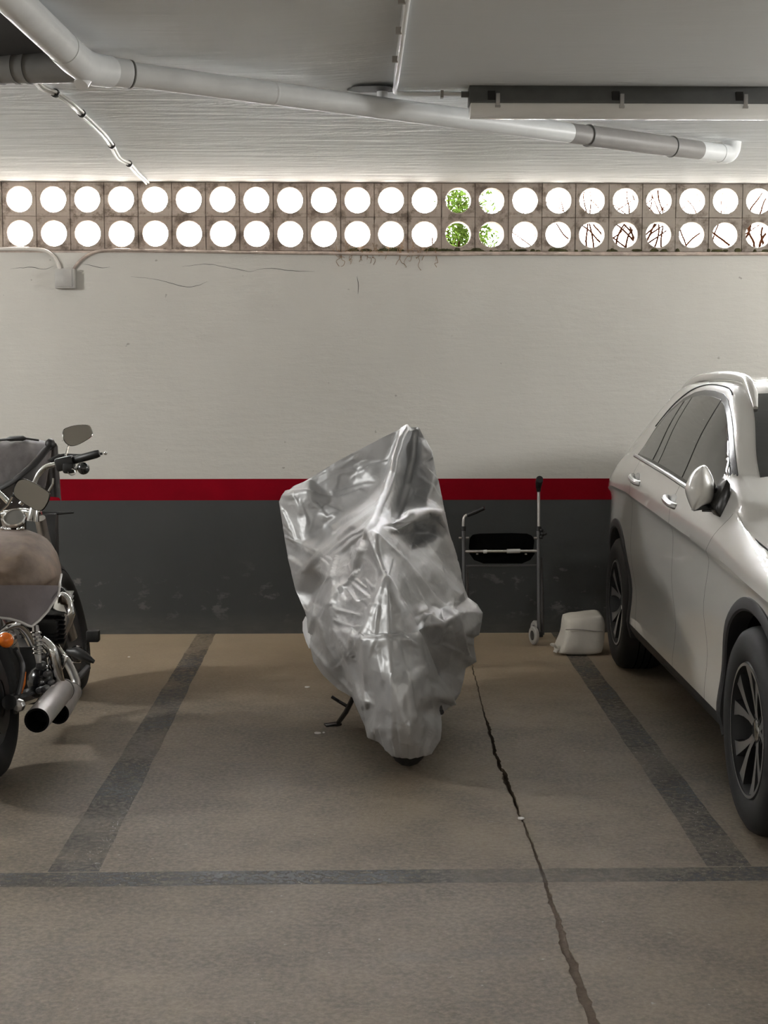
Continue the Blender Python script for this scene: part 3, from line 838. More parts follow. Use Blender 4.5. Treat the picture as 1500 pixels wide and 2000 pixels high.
for sx in (-1, 1):
    side_patch('window_frame', shrink(win_o, -.010 * sg), .003, 'black_gloss', sx=sx)
    B1, B0 = (1.26, 1.53), (1.415, 1.10)
    Q2t, Q2b = (1.88, 1.53), (1.98, 1.12)
    Q1t, Q1b = (2.0, 1.53), (2.12, 1.12)
    def sh(p, d): return (p[0] + d, p[1])
    panes = [('side_window', clip(glass_o, sh(B0, -.012), sh(B1, -.012), 1), 'glass_front'),
             ('side_window', clip(clip(glass_o, sh(B0, .012), sh(B1, .012), -1), sh(Q2b, -.008), sh(Q2t, -.008), 1), 'glass'),
             ('side_window', clip(clip(glass_o, sh(Q2b, .008), sh(Q2t, .008), -1), sh(Q1b, -.015), sh(Q1t, -.015), 1), 'glass'),
             ('quarter_window', clip(glass_o, sh(Q1b, .015), sh(Q1t, .015), -1), 'glass')]
    for nm, ol, mm in panes:
        side_patch(nm, ol, .005, mm, sx=sx, skirt=.003)
    bs = [(sx * (V(r, z) + .006), r, z) for r, z in [(r, float(np.interp(r, [.52, .9, 1.3, 1.7, 2.1, 2.52], [1.074, 1.097, 1.122, 1.147, 1.169, 1.189]))) for r in np.linspace(.6, 2.56, 30)]]
    MB().tube(bs, .0105, 8).build('belt_trim', 'satin', CAR, local=True)
    tr = [(sx * (V(r, z) + .002), r, z) for r, z in shrink(win_o, -.034 * sg)[10:]]
    MB().tube(spline(tr, 4), .0035, 6).build('door_frame_seam', 'seam', CAR, local=True)
    # arches
    for yc in (0.0, WB):
        rows = []
        for j in range(41):
            q = pi * (-.10 + 1.20 * j / 40); row = []
            for rr, off in ((.398, -.06), (.400, .004), (.408, .010), (.440, .010), (.448, .006), (.450, -.03)):
                yv, zv = yc + rr * cos(q), WR + .015 + rr * sin(q)
                x = V(yv, max(zv, .27))
                row.append((sx * (x + off), yv, zv))
            rows.append(row)
        MB().grid(rows).build('wheel_arch', 'cladding', CAR, local=True)
    # roof rail
    rr = []
    for r in np.linspace(1.0, 3.0, 26):
        ends = min(1, (r - 1.0) / .10, (3.0 - r) / .2)
        rr.append((sx * (HWf(r) - PILI(r) - .055), r, PILZ(r) + .022 + .014 * ends))
    MB().tube(rr, [.010] + [.021] * 24 + [.010], 10).build('roof_rail', 'paint', CAR, local=True, angle=60)
    # handles
    for r_, z_, dk in ((1.40, 1.043, 'f'), (2.30, 1.080, 'r')):
        par = doors[(sx, dk)]
        hp = [Vector((sx * (V(r_ + t, z_) + o), r_ + t, z_ + .012 * t / .1)) for t, o in ((-.10, -.002), (-.085, .012), (-.04, .020), (.04, .020), (.085, .012), (.10, -.002))]
        MB().tube(spline(hp, 4), .015, 10, flat=1.0).build('door_handle', 'satin', par, local=True)
        cup = [(r_ + .075 * cos(q) + .01, z_ + .001 + (.034 if sin(q) > 0 else .016) * sin(q)) for q in [2 * pi * j / 18 for j in range(18)]]
        side_patch('handle_recess', cup, .0015, 'satin', par, sx, .04, .004)
    # mirror: an angular shell, pointed at its lower outer corner, on a black foot
    CI = FRAME[CAR.name].inverted()
    def ml(px, py, d):
        p = CI @ P(px, py, d)
        return Vector((p.x if sx < 0 else -p.x, p.y, p.z))
    mol = [(1338, 958), (1342, 940), (1354, 920), (1372, 908), (1382, 913), (1392, 932), (1395, 948), (1393, 978), (1374, 988), (1355, 997), (1346, 984)]
    def ring_(k, d, cxy=(1370, 955)): return spline([ml(cxy[0] + (a_ - cxy[0]) * k, cxy[1] + (b_ - cxy[1]) * k, d) for a_, b_ in mol], 4, True)
    rows = [ring_(.22, 5.475, (1373, 958)), ring_(.62, 5.49, (1371, 957)), ring_(.9, 5.53), ring_(1.0, 5.575), ring_(1.0, 5.63), ring_(.95, 5.65)]
    mb = MB(); mb.grid(rows, False, True); mb.add(rows[0], [list(range(len(rows[0])))])
    mh = mb.build('door_mirror', 'paint', CAR, local=True, angle=60, weld=True)
    g_ = ring_(.93, 5.645); MB().add(g_, [list(range(len(g_)))]).build('mirror_glass', 'mirror', mh, local=True)
    lo = [ml(1394, 936, 5.58), ml(1398, 948, 5.58), ml(1397, 992, 5.58), ml(1355, 998.5, 5.58), ml(1374, 988, 5.555), ml(1392.5, 978, 5.555)]
    MB().slab(lo, (0, 1, 0), .06).build('mirror_base', 'black_gloss', mh, local=True, bevel=.002)
    arm = [ml(1372, 994, 5.60), ml(1394, 995, 5.60), ml(1411, 1000, 5.60), ml(1420, 1000, 5.60)]
    MB().tube(spline(arm, 4), [.013] * 5 + [.02] * 8, 10, flat=.9).build('mirror_arm', 'black_gloss', mh, local=True)
    ft = [ml(1396, 996, 5.47), ml(1399, 984, 5.47), ml(1408, 962, 5.47), ml(1420, 936, 5.47), ml(1427, 945, 5.47), ml(1426, 975, 5.47), ml(1421, 998, 5.47), ml(1414, 1017, 5.47), ml(1405, 1009, 5.47)]
    MB().slab(ft, (0, 1, 0), .11).build('mirror_foot', 'black_gloss', mh, local=True, bevel=.006)
    # hood seam
    hs = []
    for s in np.linspace(.40, -.62, 26):
        d = dense(round(float(s), 3)); i = 9 * SUBK + 2
        hs.append((sx * (d[i][0] + .001), s, d[i][1] + .001))
    MB().tube(hs, .0035, 6).build('hood_seam', 'seam', CAR, local=True)
# windscreen and rear window, laid on the shell
def top_patch(name, s0, s1, k0, m, off=.006):
    S_ = np.linspace(s0, s1, 26); rows = []
    for s in S_:
        half = dense(float(s))[k0:]
        rows.append([Vector((-x, s, z)) for x, z in half] + [Vector((x, s, z)) for x, z in half[-2::-1]])
    nr, nc = len(rows), len(rows[0]); out = []
    for i in range(nr):
        o_r = []
        for j in range(nc):
            a = rows[min(i + 1, nr - 1)][j] - rows[max(i - 1, 0)][j]; b = rows[i][min(j + 1, nc - 1)] - rows[i][max(j - 1, 0)]
            n = b.cross(a)
            if n.z < 0: n = -n
            o_r.append(rows[i][j] + n.normalized() * off)
        out.append(o_r)
    mb = MB().grid(out)
    rim_ = out[0] + [r[-1] for r in out[1:]] + out[-1][-2::-1] + [r[0] for r in out[-2:0:-1]]
    src = rows[0] + [r[-1] for r in rows[1:]] + rows[-1][-2::-1] + [r[0] for r in rows[-2:0:-1]]
    mb.grid([rim_, src], False, True)
    return mb.build(name, m, CAR, local=True, weld=True)
top_patch('windscreen', .43, 1.12, 13 * SUBK + 2, 'glass')
top_patch('rear_window', 3.33, 3.64, 13 * SUBK + 2, 'glass')
# front end, out of frame but there for a step to the side
MB().box((0, -.80, .62), (.86, .03, .22)).build('grille', 'black_gloss', CAR, local=True, bevel=.01)
for zz in (.56, .62, .68): MB().box((0, -.82, zz), (.80, .012, .014)).build('grille_slat', 'satin', CAR, local=True)
for sx in (-1, 1): MB().ball((sx * .66, -.62, .72), (.15, .12, .06)).build('headlight', 'glass', CAR, local=True)
# wheels
def wheel(yc, sx):
    c = Vector((sx * (.93 - TW / 2), yc, WR)); out = Vector((sx, 0, 0))
    R = WR; hwid = TW / 2
    tp = [(R - .125, hwid - .012), (R - .118, hwid - .002), (R - .085, hwid + .006), (R - .04, hwid + .004), (R - .014, hwid - .012), (R - .003, hwid - .035), (R, hwid - .055),
          (R, -hwid + .055), (R - .003, -hwid + .035), (R - .014, -hwid + .012), (R - .04, -hwid), (R - .085, -hwid), (R - .125, -hwid + .012)]
    w_ = MB().lathe(tp, c, out, 64).build('wheel', 'tyre', CAR, local=True, angle=50)
    for g in (-.035, 0, .035):
        MB().lathe([(R + .0006, g - .004), (R + .0006, g + .004)], c, out, 64).build('tread_groove', 'well', w_, local=True)
    rp = [(R - .123, hwid - .010), (R - .128, hwid - .002), (R - .137, hwid - .004), (R - .142, hwid - .03), (R - .16, -hwid + .03), (.05, -hwid + .04)]
    MB().lathe(rp, c, out, 64).build('rim', 'cladding', w_, local=True, angle=50)
    MB().lathe([(R - .1285, hwid - .001), (R - .139, hwid - .0005)], c, out, 64).build('rim_lip', 'rim_face', w_, local=True)
    b1 = Vector((0, 1, 0)); b2 = Vector((0, 0, 1))
    rr_ = R - .140
    for k in range(5):
        q0 = 2 * pi * k / 5 + pi / 2 + .12
        def pt(rad, ang, h): return c + (b1 * cos(q0 + ang) + b2 * sin(q0 + ang)) * rad + out * h
        sp_ = MB()
        for sgn in (-1, 1):
            ctrl = [(.045, sgn * .16, hwid - .036, .020), (.085, sgn * .13, hwid - .030, .021), (.13, sgn * .185, hwid - .024, .028), (.18, sgn * .245, hwid - .018, .040), (rr_, sgn * .295, hwid - .012, .058)]
            L1, L2, L3, L4 = [], [], [], []
            for rad, an, h, wd in ctrl:
                da = wd / 2 / rad
                L1.append(pt(rad, an - da, h)); L2.append(pt(rad, an + da, h)); L3.append(pt(rad, an + da * 1.2, h - .03)); L4.append(pt(rad, an - da * 1.2, h - .03))
            sp_.cur = 0; sp_.grid([L1, L2])
            sp_.cur = 1; sp_.grid([L2, L3]); sp_.grid([L3, L4]); sp_.grid([L4, L1])
        sp_.build('spoke', ['rim_face', 'rim_dark'], w_, local=True, angle=30)
    MB().lathe([(0, hwid - .030), (.034, hwid - .031), (.039, hwid - .034), (.041, hwid - .05)], c, out, 28).build('hub_cap', 'chrome', w_, local=True)
    MB().lathe([(.034, hwid - .036), (.062, hwid - .042), (.064, hwid - .09)], c, out, 28).build('hub', 'rim_dark', w_, local=True)
    for k in range(5):
        q0 = 2 * pi * (k + .5) / 5 + pi / 2 + .12
        p = c + (b1 * cos(q0) + b2 * sin(q0)) * .052
        MB().lathe([(0, hwid - .036), (.007, hwid - .037), (.008, hwid - .05)], p, out, 8).build('wheel_bolt', 'rim_dark', w_, local=True)
    MB().lathe([(.0, -hwid + .09), (.155, -hwid + .09), (.155, -hwid + .065), (0, -hwid + .065)], c, out, 40).build('brake_disc', 'steel_dark', w_, local=True)
for yc in (0.0, WB):
    for sx in (-1, 1): wheel(yc, sx)

# ------------------------------------------------------------------ silver covered motorcycle
CV = {}
bnd = [('p0', 797, 833, 7.05), ('p1', 818, 834, 7.05), ('a2', 831, 860, 7.03), ('a3', 845, 888, 7.0), ('a3b', 850, 915, 7.0), ('a4', 858, 945, 7.0), ('a5', 868, 995, 6.97), ('a6', 878, 1040, 6.92), ('a7', 893, 1095, 6.86),
       ('a8', 904, 1138, 6.8), ('a9', 914, 1167, 6.66), ('a10', 932, 1180, 6.6), ('a11', 943, 1197, 6.56), ('a12', 941, 1215, 6.55), ('a13', 936, 1240, 6.56), ('a14', 926, 1246, 6.56), ('a15', 926, 1262, 6.56), ('a16', 931, 1292, 6.5), ('a17', 910, 1305, 6.48),
       ('a18', 905, 1330, 6.5), ('a19', 899, 1353, 6.5), ('a20', 886, 1374, 6.42), ('a21', 868, 1388, 6.3), ('a22', 862, 1400, 6.1), ('a23', 863, 1425, 5.95), ('a24', 860, 1446, 5.85), ('a25', 843, 1473, 5.78), ('a26', 802, 1482, 5.74), ('a27', 765, 1477, 5.78),
       ('a28', 740, 1450, 5.85), ('a29', 722, 1442, 5.92), ('a30', 714, 1420, 6.0), ('a31', 700, 1390, 6.13), ('a32', 688, 1362, 6.28), ('a33', 660, 1346, 6.45), ('a34', 632, 1320, 6.55), ('a35', 612, 1292, 6.62),
       ('a36', 606, 1262, 6.68), ('a37', 606, 1236, 6.85), ('b0', 596, 1195, 7.0), ('b1', 577, 1152, 7.08), ('b2', 566, 1105, 7.12), ('b3', 557, 1060, 7.16), ('b4', 550, 1010, 7.18), ('b5', 545, 980, 7.2), ('b6', 550, 968, 7.2), ('b7', 560, 961, 7.2),
       ('b8', 605, 934, 7.18), ('b9', 655, 903, 7.15), ('b10', 690, 884, 7.13), ('b11', 705, 877, 7.12), ('b12', 750, 853, 7.08), ('b13', 782, 838, 7.06)]
inn = [ # main ridge from the screen down to the seat
       ('r0', 796, 842, 6.98), ('r1', 783, 862, 6.93), ('r2', 773, 893, 6.86), ('r3', 768, 924, 6.76), ('r4', 756, 960, 6.58), ('r5', 745, 983, 6.42), ('r6', 735, 1014, 6.22), ('r7', 722, 1037, 6.08),
       # back edge of the ridge, valley to its left
       ('l0', 780, 862, 7.08), ('l1', 765, 905, 7.08), ('l2', 745, 950, 7.0), ('l3', 715, 985, 6.95), ('l4', 668, 1012, 6.97), ('l4b', 640, 1030, 7.05),
       # ridge from tail going to lower left
       ('s1', 700, 1008, 6.62), ('s2', 690, 1030, 6.5), ('s3', 662, 1060, 6.62), ('s4', 632, 1085, 6.75), ('s5', 605, 1112, 6.9), ('s6', 585, 1135, 7.0),
       # left upper panel
       ('u1', 572, 965, 7.10), ('u2', 600, 960, 7.06), ('u3', 622, 972, 7.08), ('u4', 650, 974, 7.12), ('u5', 690, 950, 7.14), ('u6', 620, 1000, 7.06), ('u7', 580, 1010, 7.08), ('u8', 595, 1060, 7.02), ('u9', 570, 1050, 7.10), ('u10', 700, 905, 7.14),
       # dark valley right of the ridge and right upper panel
       ('d0', 812, 850, 7.06), ('d1', 806, 900, 7.06), ('d2', 797, 945, 7.02), ('d3', 786, 985, 6.92), ('d4', 776, 1008, 6.5), ('d5', 812, 960, 7.0), ('d6', 824, 900, 7.0), ('d7', 822, 862, 6.98), ('d8', 845, 945, 6.92), ('d9', 830, 985, 6.85),
       ('x0', 795, 870, 7.0), ('x1', 786, 915, 6.9), ('x2', 776, 955, 6.75), ('x3', 765, 990, 6.5),
       # seat edge
       ('e1', 742, 1028, 6.1), ('e2', 770, 1018, 6.18), ('e3', 800, 1004, 6.28), ('e4', 832, 999, 6.36), ('e5', 858, 1002, 6.45),
       ('f2', 775, 1035, 6.12), ('f3', 805, 1020, 6.24), ('f4', 838, 1012, 6.38),
       ('k0', 772, 1030, 6.2), ('k1', 812, 1038, 6.62), ('k2', 803, 1062, 6.5), ('k3', 832, 1038, 6.66), ('k4', 850, 1012, 6.6), ('k5', 785, 1045, 6.28),
       # right rear panel below the seat corner
       ('m1', 862, 1050, 6.72), ('m2', 850, 1090, 6.6), ('m3', 880, 1120, 6.72), ('m4', 825, 1062, 6.62),
       # upper edge of the big right panel
       ('n1', 760, 1042, 6.05), ('n2', 800, 1082, 6.18), ('n3', 840, 1112, 6.28), ('n4', 880, 1150, 6.42), ('n5', 897, 1162, 6.5),
       ('g1', 775, 1085, 6.02), ('g2', 800, 1130, 6.05), ('g3', 835, 1165, 6.15), ('g4', 862, 1190, 6.2), ('g5', 808, 1185, 5.98), ('g6', 890, 1186, 6.36), ('g7', 915, 1195, 6.44),
       # tail cone
       ('t0', 757, 1128, 5.82), ('t1', 745, 1165, 5.78), ('t2', 728, 1205, 5.76), ('t3', 712, 1242, 5.76), ('t4', 770, 1160, 5.78), ('t5', 790, 1200, 5.75), ('t6', 812, 1236, 5.76), ('t7', 760, 1240, 5.70), ('t8', 757, 1190, 5.74),
       ('t9', 745, 1090, 5.95), ('t10', 735, 1060, 6.02),
       # left facets under the tail
       ('v0', 705, 1052, 6.22), ('v1', 680, 1085, 6.4), ('v2', 660, 1110, 6.44), ('v3', 648, 1128, 6.46), ('v4', 647, 1180, 6.36), ('v5', 690, 1115, 6.22), ('v6', 700, 1080, 6.14), ('v7', 712, 1150, 6.02), ('v8', 680, 1155, 6.24), ('v9', 698, 1172, 6.06),
       ('v10', 720, 1130, 5.98), ('v11', 690, 1190, 6.10), ('v12', 668, 1172, 6.30),
       ('w0', 632, 1165, 6.56), ('w1', 618, 1205, 6.62), ('w2', 636, 1240, 6.5), ('w3', 660, 1230, 6.34), ('w4', 690, 1225, 6.06), ('w5', 665, 1280, 6.32), ('w6', 640, 1300, 6.48), ('w7', 690, 1290, 6.06), ('w8', 705, 1330, 6.0), ('w9', 670, 1325, 6.32),
       ('w10', 617, 1182, 6.95), ('w11', 612, 1160, 7.0), ('w12', 600, 1190, 7.0), ('w13', 636, 1140, 6.9),
       # lower rear skirt
       ('y0', 708, 1250, 5.78), ('y1', 760, 1250, 5.72), ('y2', 815, 1245, 5.78), ('y3', 718, 1310, 5.78), ('y4', 765, 1320, 5.66), ('y5', 830, 1300, 5.8), ('y6', 735, 1380, 5.78), ('y7', 778, 1390, 5.64), ('y8', 845, 1360, 5.86), ('y9', 760, 1430, 5.74), ('y10', 800, 1440, 5.66), ('y11', 848, 1420, 5.84), ('y12', 800, 1330, 5.66), ('y13', 815, 1390, 5.68),
       ('y14', 716, 1370, 5.9), ('y15', 730, 1420, 5.86),
       # pannier box on the right
       ('z0', 820, 1226, 5.98), ('z1', 838, 1203, 6.1), ('z2', 862, 1218, 6.1), ('z3', 893, 1200, 6.22), ('z4', 915, 1255, 6.36), ('z5', 905, 1240, 6.3), ('z6', 860, 1312, 6.14), ('z7', 835, 1275, 6.02), ('z8', 850, 1320, 6.14), ('z9', 885, 1365, 6.34), ('z10', 868, 1340, 6.3), ('z11', 890, 1320, 6.44), ('z12', 880, 1270, 6.2), ('z13', 845, 1248, 6.08), ('z14', 900, 1285, 6.3), ('z15', 862, 1375, 6.2)]
ridges = ['r0 r1 r2 r3 r4 r5 r6 r7', 'l0 l1 l2 l3 l4', 'r6 s2 s3 s4 s5 s6', 'd0 d1 d2 d3 d4', 'r7 e1 e2 e3 e4 e5', 'k0 k5 k2', 'k2 m4 k3 k4', 'e1 f2 f3 f4', 'n1 n2 n3 n4 n5', 'r7 t10 t9 t0', 't0 t1 t2 t3', 't0 t4 t5 t6', 't3 t7 t6', 'r7 v0 v1 v2 v3', 'v3 v4', 'v3 w0 w1',
          't3 y0 y3 y6', 't6 y2 y5 y8', 't7 y1 y4 y7', 'z0 z1 z2 z3', 'z0 z7 z8 z9', 'z3 z5 z14', 'u1 u2 u3 u4', 'r5 s1 l4', 'w13 w10']
def nearer(p):
    n, d = p[0], p[3]
    if n[0] == 'y': d -= .17
    elif n[0] == 't': d -= .12
    elif n in ('a25', 'a26', 'a27'): d -= .10
    elif n in ('a24', 'a28', 'a29', 'a23'): d -= .08
    return (n, p[1], p[2], d)
DEPTH = dict(a33=6.62, a34=6.72, a35=6.78, a36=6.80, w1=6.52, w2=6.34, w3=6.2, w5=6.22, w6=6.44, w9=6.38, v12=6.2, v4=6.26, w0=6.5, z6=6.3, z8=6.32, z12=6.22, z14=6.42, a16=6.6, z1=6.02, z2=6.0, z3=6.14, z5=6.24, z7=6.08, z0=5.94,
             k1=6.74, k3=6.76, k2=6.58, v0=6.28, v1=6.44, v2=6.47, a17=6.6, r6=6.16, r7=6.0, e1=6.0, t10=5.96)
bnd, inn = [nearer((p[0], p[1], p[2], DEPTH.get(p[0], p[3]))) for p in bnd], [nearer((p[0], p[1], p[2], DEPTH.get(p[0], p[3]))) for p in inn]
allp = bnd + inn; idx = {p[0]: i for i, p in enumerate(allp)}
edg = []
for r_ in ridges:
    q = r_.split(); edg += [(idx[a], idx[b]) for a, b in zip(q, q[1:])]
cdt = delaunay_2d_cdt([Vector((p[1], p[2])) for p in allp], edg, [list(range(len(bnd)))], 1, 1e-4)
vd = []
for i, v in enumerate(cdt[0]):
    src = cdt[3][i]
    if src: vd.append(allp[src[0]][3])
    else:
        ds = sorted(((v - Vector((p[1], p[2]))).length, p[3]) for p in allp)[:3]
        vd.append(sum(d / (l + 1) for l, d in ds) / sum(1 / (l + 1) for l, d in ds))
bm = bmesh.new()
vs = [bm.verts.new(P(v.x, v.y, d)) for v, d in zip(cdt[0], vd)]
for f in cdt[2]: bm.faces.new([vs[i] for i in f])
bmesh.ops.subdivide_edges(bm, edges=bm.edges[:], cuts=3, use_grid_fill=True)
inner = [v for v in bm.verts if not v.is_boundary]
for k in range(1): bmesh.ops.smooth_vert(bm, verts=inner, factor=.5, use_axis_x=True, use_axis_y=True, use_axis_z=True)
bmesh.ops.triangulate(bm, faces=bm.faces[:])
bmesh.ops.subdivide_edges(bm, edges=bm.edges[:], cuts=1, use_grid_fill=True)
inner = [v for v in bm.verts if not v.is_boundary]
bmesh.ops.smooth_vert(bm, verts=inner, factor=.5, use_axis_x=True, use_axis_y=True, use_axis_z=True)
bmesh.ops.triangulate(bm, faces=bm.faces[:])
bmesh.ops.subdivide_edges(bm, edges=bm.edges[:], cuts=1, use_grid_fill=True)
inner = [v for v in bm.verts if not v.is_boundary]
bmesh.ops.smooth_vert(bm, verts=inner, factor=.5, use_axis_x=True, use_axis_y=True, use_axis_z=True)
bmesh.ops.recalc_face_normals(bm, faces=bm.faces)
bm.normal_update()
if sum((v.normal.dot(CP - v.co)) for v in bm.verts) < 0:
    bmesh.ops.reverse_faces(bm, faces=bm.faces[:]); bm.normal_update()
FOLDS = '''14 8 797 836 783 862 773 893 768 924 756 960 745 983 735 1014 722 1037|-14 9 812 845 806 900 797 945 786 985 776 1008|9 6 560 962 596 957 622 968 650 974 680 968 705 958|7 6 575 952 640 925 690 895|8 6 625 940 660 924 690 918|7 7 650 965 720 945|12 8 745 965 700 1005 650 1030|9 5 735 985 690 1012|14 8 735 1000 680 1040 640 1075 600 1115|9 5 722 1030 680 1052 640 1085
10 6 722 1037 690 1060 660 1085 648 1128|14 7 722 1037 712 1060 699 1098 692 1125 660 1160 648 1180|10 7 722 1037 742 1090 757 1128|9 9 730 1040 790 1095 850 1170 885 1200|13 7 757 1128 735 1185 712 1242|13 7 757 1128 790 1190 812 1235 825 1260 850 1320 885 1372|7 5 757 1128 762 1240|7 5 745 1150 735 1235|7 5 775 1160 790 1240|6 4 712 1244 760 1240 812 1238
7 6 712 1250 716 1360 722 1440|8 7 760 1250 768 1340 770 1440|6 5 775 1250 800 1330 812 1400|7 4 780 1238 812 1258|7 7 830 1300 845 1400 848 1450|6 4 775 1478 762 1415|6 4 785 1480 779 1425|6 4 800 1482 798 1415|6 4 815 1481 823 1420|6 4 830 1478 842 1415|5 4 755 1465 742 1420
13 7 645 1130 622 1178 608 1235|8 6 647 1180 655 1230 690 1280|9 7 660 1235 700 1340 715 1400|6 6 690 1230 680 1290 695 1350|7 6 565 1050 620 1075 650 1095|6 6 555 1000 580 1060 640 1100|6 5 590 985 602 1022|6 5 575 970 600 1012|7 6 566 1090 600 1112|6 6 620 985 640 1010 660 1000|6 5 640 990 690 1010
6 4 830 860 845 890|8 5 845 892 826 905|8 5 828 912 852 935|8 5 826 934 845 948 858 975|8 5 818 970 850 985|12 5 800 1003 832 998 858 1000|7 6 860 1010 880 1060 900 1120|6 6 830 1060 860 1100 870 1150|11 6 805 1065 850 1110 900 1160|6 6 780 1080 830 1150 860 1195|5 5 770 1070 800 1110|5 5 800 1120 835 1190|6 5 860 1120 890 1165
11 6 820 1226 838 1203 862 1218 893 1200|12 6 893 1200 905 1245 912 1275|7 4 838 1205 860 1222|7 4 850 1250 875 1225|7 4 862 1190 866 1225 860 1250|8 5 690 1140 720 1165|8 5 680 1150 700 1175 715 1172|7 4 660 1190 700 1200|7 4 655 1210 690 1225 712 1225|-8 6 700 1110 680 1130 690 1150|7 5 690 930 720 912 760 900|6 4 640 945 655 935
8 6 600 1250 640 1300 690 1350|6 5 625 1215 640 1260 665 1300|7 5 845 1340 880 1370|6 6 870 1260 915 1280|6 5 740 1270 750 1330|6 5 820 1270 835 1330'''
segs = []
for fd in FOLDS.replace('\n', '|').split('|'):
    q = [float(t) for t in fd.split()]
    p2 = [(q[i], q[i + 1]) for i in range(2, len(q), 2)]
    n_ = len(p2) - 1
    for i in range(n_): segs.append((p2[i], p2[i + 1], q[0] / 1000, q[1]))
rnd = random.Random(11)
base = list(segs)
for k in range(190):                    # small creases fanning off the main folds
    a, b_, h_, w_ = rnd.choice(base)
    t = rnd.random(); c0 = (a[0] + (b_[0] - a[0]) * t + rnd.uniform(-28, 28), a[1] + (b_[1] - a[1]) * t + rnd.uniform(-28, 28))
    an = atan2(b_[1] - a[1], b_[0] - a[0]) + rnd.choice((rnd.uniform(-.5, .5), rnd.uniform(-1.6, 1.6))); l_ = rnd.uniform(8, 26)
    segs.append((c0, (c0[0] + cos(an) * l_, c0[1] + sin(an) * l_), rnd.choice((1, 1, -1)) * rnd.uniform(.0015, .004), rnd.uniform(2.5, 5)))
SA = np.array([q[0] for q in segs]); SB = np.array([q[1] for q in segs]); SH_ = np.array([q[2] for q in segs]); SW = np.array([q[3] for q in segs])
SD = SB - SA; SL = (SD ** 2).sum(1) + 1e-6
def fold_h(px, py):
    p = np.array((px, py)) - SA
    t = np.clip((p * SD).sum(1) / SL, 0, 1)
    e = p - SD * t[:, None]; d = np.hypot(*e.T)
    broad = np.where(SD[:, 0] * e[:, 1] - SD[:, 1] * e[:, 0] > 0, 2.6, .8)      # a crease falls off steeply on one side
    v = np.maximum(0, 1 - d / (SW * broad)) ** 1.3 * SH_
    return float(v.max() + v.min())
for v in bm.verts:
    q = v.co - CP; dd = q.dot(FW)
    h_ = fold_h(750 + FPX * q.dot(RT) / dd, 1000 - FPX * q.dot(UP) / dd)
    v.co = v.co + v.normal * h_ * (.4 if v.is_boundary else 1.35)
bm.normal_update()
for v in bm.verts:                      # crumples
    p = v.co
    a = noise.ridged_multi_fractal(Vector((p.x * 9, p.y * 5, p.z * 7)), 1, 2.1, 4, 1.0, 2.0) - 1.0
    b_ = noise.noise(Vector((p.x * 22 + 3, p.y * 12, p.z * 13)))
    k = .35 if v.is_boundary else 1
    v.co = p + v.normal * (a * .003 + b_ * .002) * k
# the hidden far side: the same outline carried over the front of the machine
bl_ = [e for e in bm.edges if e.is_boundary]
loop = []; e = bl_[0]; v0 = e.verts[0]; v = e.verts[1]; loop = [v0, v]; prev = e
while True:
    nx = [q for q in v.link_edges if q.is_boundary and q is not prev][0]
    v2 = nx.other_vert(v)
    if v2 is v0: break
    loop.append(v2); prev = nx; v = v2
cen = Vector((.20, -1.45, .62)); last = loop
for k, (t, dy) in enumerate(((.03, .05), (.12, .14), (.30, .26), (.55, .40), (.80, .46))):
    ring = []
    for q in loop:
        tgt = Vector((cen.x, cen.y, max(.30, min(1.05, q.co.z))))
        p = q.co.lerp(tgt, t); p.y = max(q.co.y + dy * .8, p.y); p.y = min(p.y, -1.0)
        ring.append(bm.verts.new(p))
    for i in range(len(loop)):
        j = (i + 1) % len(loop)
        bm.faces.new((last[i], last[j], ring[j], ring[i]))
    last = ring
bm.faces.new(last[::-1])
bmesh.ops.recalc_face_normals(bm, faces=bm.faces)
for f in bm.faces: f.smooth = True
me = bpy.data.meshes.new('cover'); bm.to_mesh(me); bm.free()
MC = thing('motorcycle_cover', 'crumpled silver fabric cover draped over the motorcycle in the middle bay', 'cover', (.2, -2.3, 0))
link(me, 'cover_sheet', 'cover', MC, 75)
fl = [P(597, 1203, 6.92), P(591, 1215, 6.92), P(591, 1232, 6.9), P(598, 1255, 6.88), P(604, 1268, 6.84), P(610, 1252, 6.8), P(608, 1228, 6.8)]
MB().slab(fl, (0, 1, 0), .012).build('hem_flap', 'cover_light', MC, bevel=.003)

MO = thing('motorcycle', 'motorcycle hidden under silver cover, black tyre and side stand showing below', 'motorcycle', (.22, -2.4, 0))
def torus(name, c, R, r, par, axis=(1, 0, 0), m='tyre', n=48):
    pr = [(R - r + r * (1 + cos(q)) - r * .0, r * 1.0 * sin(q)) for q in [2 * pi * j / 14 for j in range(15)]]
    pr = [(R - r + r * cos(q), r * sin(q)) for q in [2 * pi * j / 14 for j in range(15)]]
    return MB().lathe(pr, c, axis, n).build(name, m, par, angle=60, weld=True)
lean = Vector((cos(.12), 0, -sin(.12)))
rc = onz(800, 1496); ry = rc.y + .03
rw_ = torus('rear_wheel', (rc.x - .03, ry, .306), .306, .072, MO, (cos(.10), 0, sin(.10)))
MB().lathe([(.03, -.04), (.2, -.02), (.215, -.03), (.215, .03), (.2, .02), (.03, .04)], (rc.x - .03, ry, .306), (cos(.10), 0, sin(.10)), 32).build('rear_rim', 'steel_dark', MO)
torus('front_wheel', (rc.x - .09, -1.52, .30), .30, .055, MO, (cos(.10), 0, sin(.10)))
MB().tube([(rc.x - .07, ry, .33), (rc.x - .1, -2.2, .45), (rc.x - .1, -1.9, .55), (rc.x - .09, -1.62, .75)], .05, 12).build('frame', 'black_metal', MO)
MB().tube([(rc.x - .09, -1.52, .30), (rc.x - .09, -1.66, .85)], .03, 12).build('fork', 'black_metal', MO)
ss = [P(700, 1340, 6.32), P(690, 1362, 6.36), P(676, 1390, 6.44), P(661, 1411, 6.52)]
MB().tube(ss, [.012, .012, .012, .011], 10).build('side_stand', 'black_metal', MO)
f0 = onz(661, 1418); 
